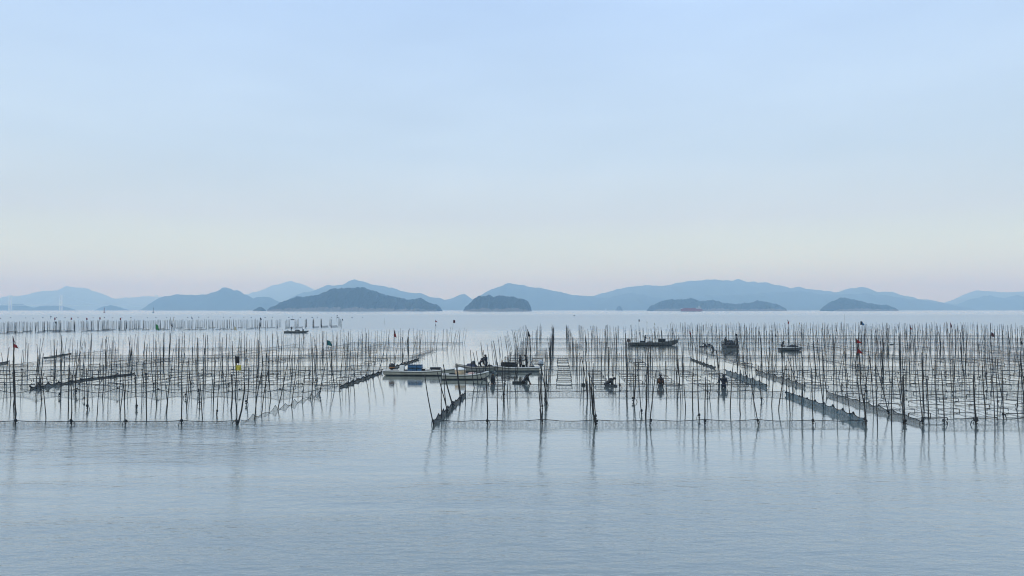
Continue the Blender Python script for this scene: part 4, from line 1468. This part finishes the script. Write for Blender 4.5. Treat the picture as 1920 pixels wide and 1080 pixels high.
def ship_hull(z0, z1, x0, x1, b_, name, mat, rake=0.0):
    m_ = MB()
    st = []
    for i in range(15):
        t = i / 14
        w = b_ / 2 * (1 - max(0, (0.14 - t) / 0.14) ** 2 * .97) * (1 - max(0, (t - .93) / .07) ** 2 * .4)
        for z in (z0, z1):
            r_ = -rake * (1 - t) * (z > z0)
            st += [(x0 + (x1 - x0) * t + r_, w, z), (x0 + (x1 - x0) * t + r_, -w, z)]
    fs = []
    for i in range(14):
        a = i * 4
        fs += [(a, a + 4, a + 6, a + 2), (a + 1, a + 3, a + 7, a + 5), (a + 2, a + 6, a + 7, a + 3)]
    fs += [(0, 2, 3, 1), (56, 57, 59, 58)]
    m_.add(st, fs)
    return m_.build(name, mat, root, False)
ship_hull(-1, 1.6, -20 * u, 19.6 * u, 15, 'waterline', 'ship_dark')
ship_hull(1.6, 9.5, -20 * u, 20.2 * u, 15.4, 'hull', 'ship_red', 1.2)
m_ = MB()
m_.box((-4 * u, 0, 10.6), (24 * u, 11, 2.8))
for k in range(5):
    m_.box((-13.5 * u + k * 4.9 * u, 0, 12.2), (4.2 * u, 10, .7))
m_.build('hatch_covers', 'ship_red', root, False)
m_ = MB()
m_.box((-18.4 * u, 0, 10.8), (2.6 * u, 9, 2.8), taper=.85)
m_.box((11 * u, 0, 11.6), (4 * u, 12, 5.2))
m_.build('forecastle', 'ship_grey', root, False)
m_ = MB()
m_.box((15.5 * u, 0, 12.0), (4 * u, 13, 6.0))
m_.box((14.8 * u, 0, 16.8), (3 * u, 12, 4.0))
m_.build('deckhouse', 'ship_grey', root, False)
m_ = MB()
m_.box((17 * u, 0, 16.4), (1.6 * u, 4, 5))
m_.build('funnel', 'ship_dark', root, False)
m_ = MB()
m_.tube([(14.4 * u, 0, 18), (14.4 * u, 0, 23)], .5, 6)
m_.tube([(-17.8 * u, 0, 8), (-17.8 * u, 0, 13)], .4, 6)
m_.build('mast', 'ship_grey', root)

# ------------------------------------------------------------------ suspension bridge on the left
bA, bB = at_depth(19.5, HORIZON, 5300), at_depth(293.5, HORIZON, 7400)
bd_ = Vector((bB.x - bA.x, bB.y - bA.y, 0))
base = Vector((bA.x, bA.y, 0))
root = thing('suspension_bridge', 'distant suspension bridge with white towers on the left', 'bridge', base, math.atan2(bd_.y, bd_.x))
blen = bd_.length

def along_bridge(px):
    """how far along the bridge the sight line through this column meets it"""
    r_ = (px - 960.0) / F_PX
    t = (r_ * bA.y - bA.x) / (bd_.x - r_ * bd_.y)
    return t * blen, bA.y + t * bd_.y

def high(py, Y):
    return H_CAM + (HORIZON - py) * Y / F_PX
TOWERS = []
for px, top in ((19.5, 553.5), (114.5, 552.3), (293.5, 553)):
    x, Y = along_bridge(px)
    h = high(top, Y)
    TOWERS.append((x, h))
    m_ = MB()
    for sy in (-1, 1):
        m_.box((x, sy * 8, h / 2), (9, 6, h), taper=.9)
    for k in (0.35, .62, .97):
        m_.box((x, 0, h * k), (6, 16, 6))
    m_.build('tower', 'tower', root, False)
DK = high(572.8, along_bridge(114.5)[1])
x0, x1 = -900.0, TOWERS[-1][0] + 900
m_ = MB()
m_.box(((x0 + x1) / 2, 0, DK), (x1 - x0, 16, 4.5))
m_.build('deck', 'tower', root, False)
m_ = MB()
ends = [(x0, DK + 4)] + TOWERS + [(x1, DK + 4)]
for sy in (-8, 8):
    for k, ((a, za), (b_, zb)) in enumerate(zip(ends, ends[1:])):
        pts = []
        for i in range(21):
            t = i / 20
            line = za + (zb - za) * t
            dip = ((za + zb) / 2 - DK - 6) * (1 - (2 * t - 1) ** 2) if 0 < k < len(ends) - 2 else (abs(za - zb) * 0.22) * (1 - (2 * t - 1) ** 2)
            pts.append((a + (b_ - a) * t, sy, line - dip))
        m_.tube(pts, .4, 4)
m_.build('cables', 'tower', root)
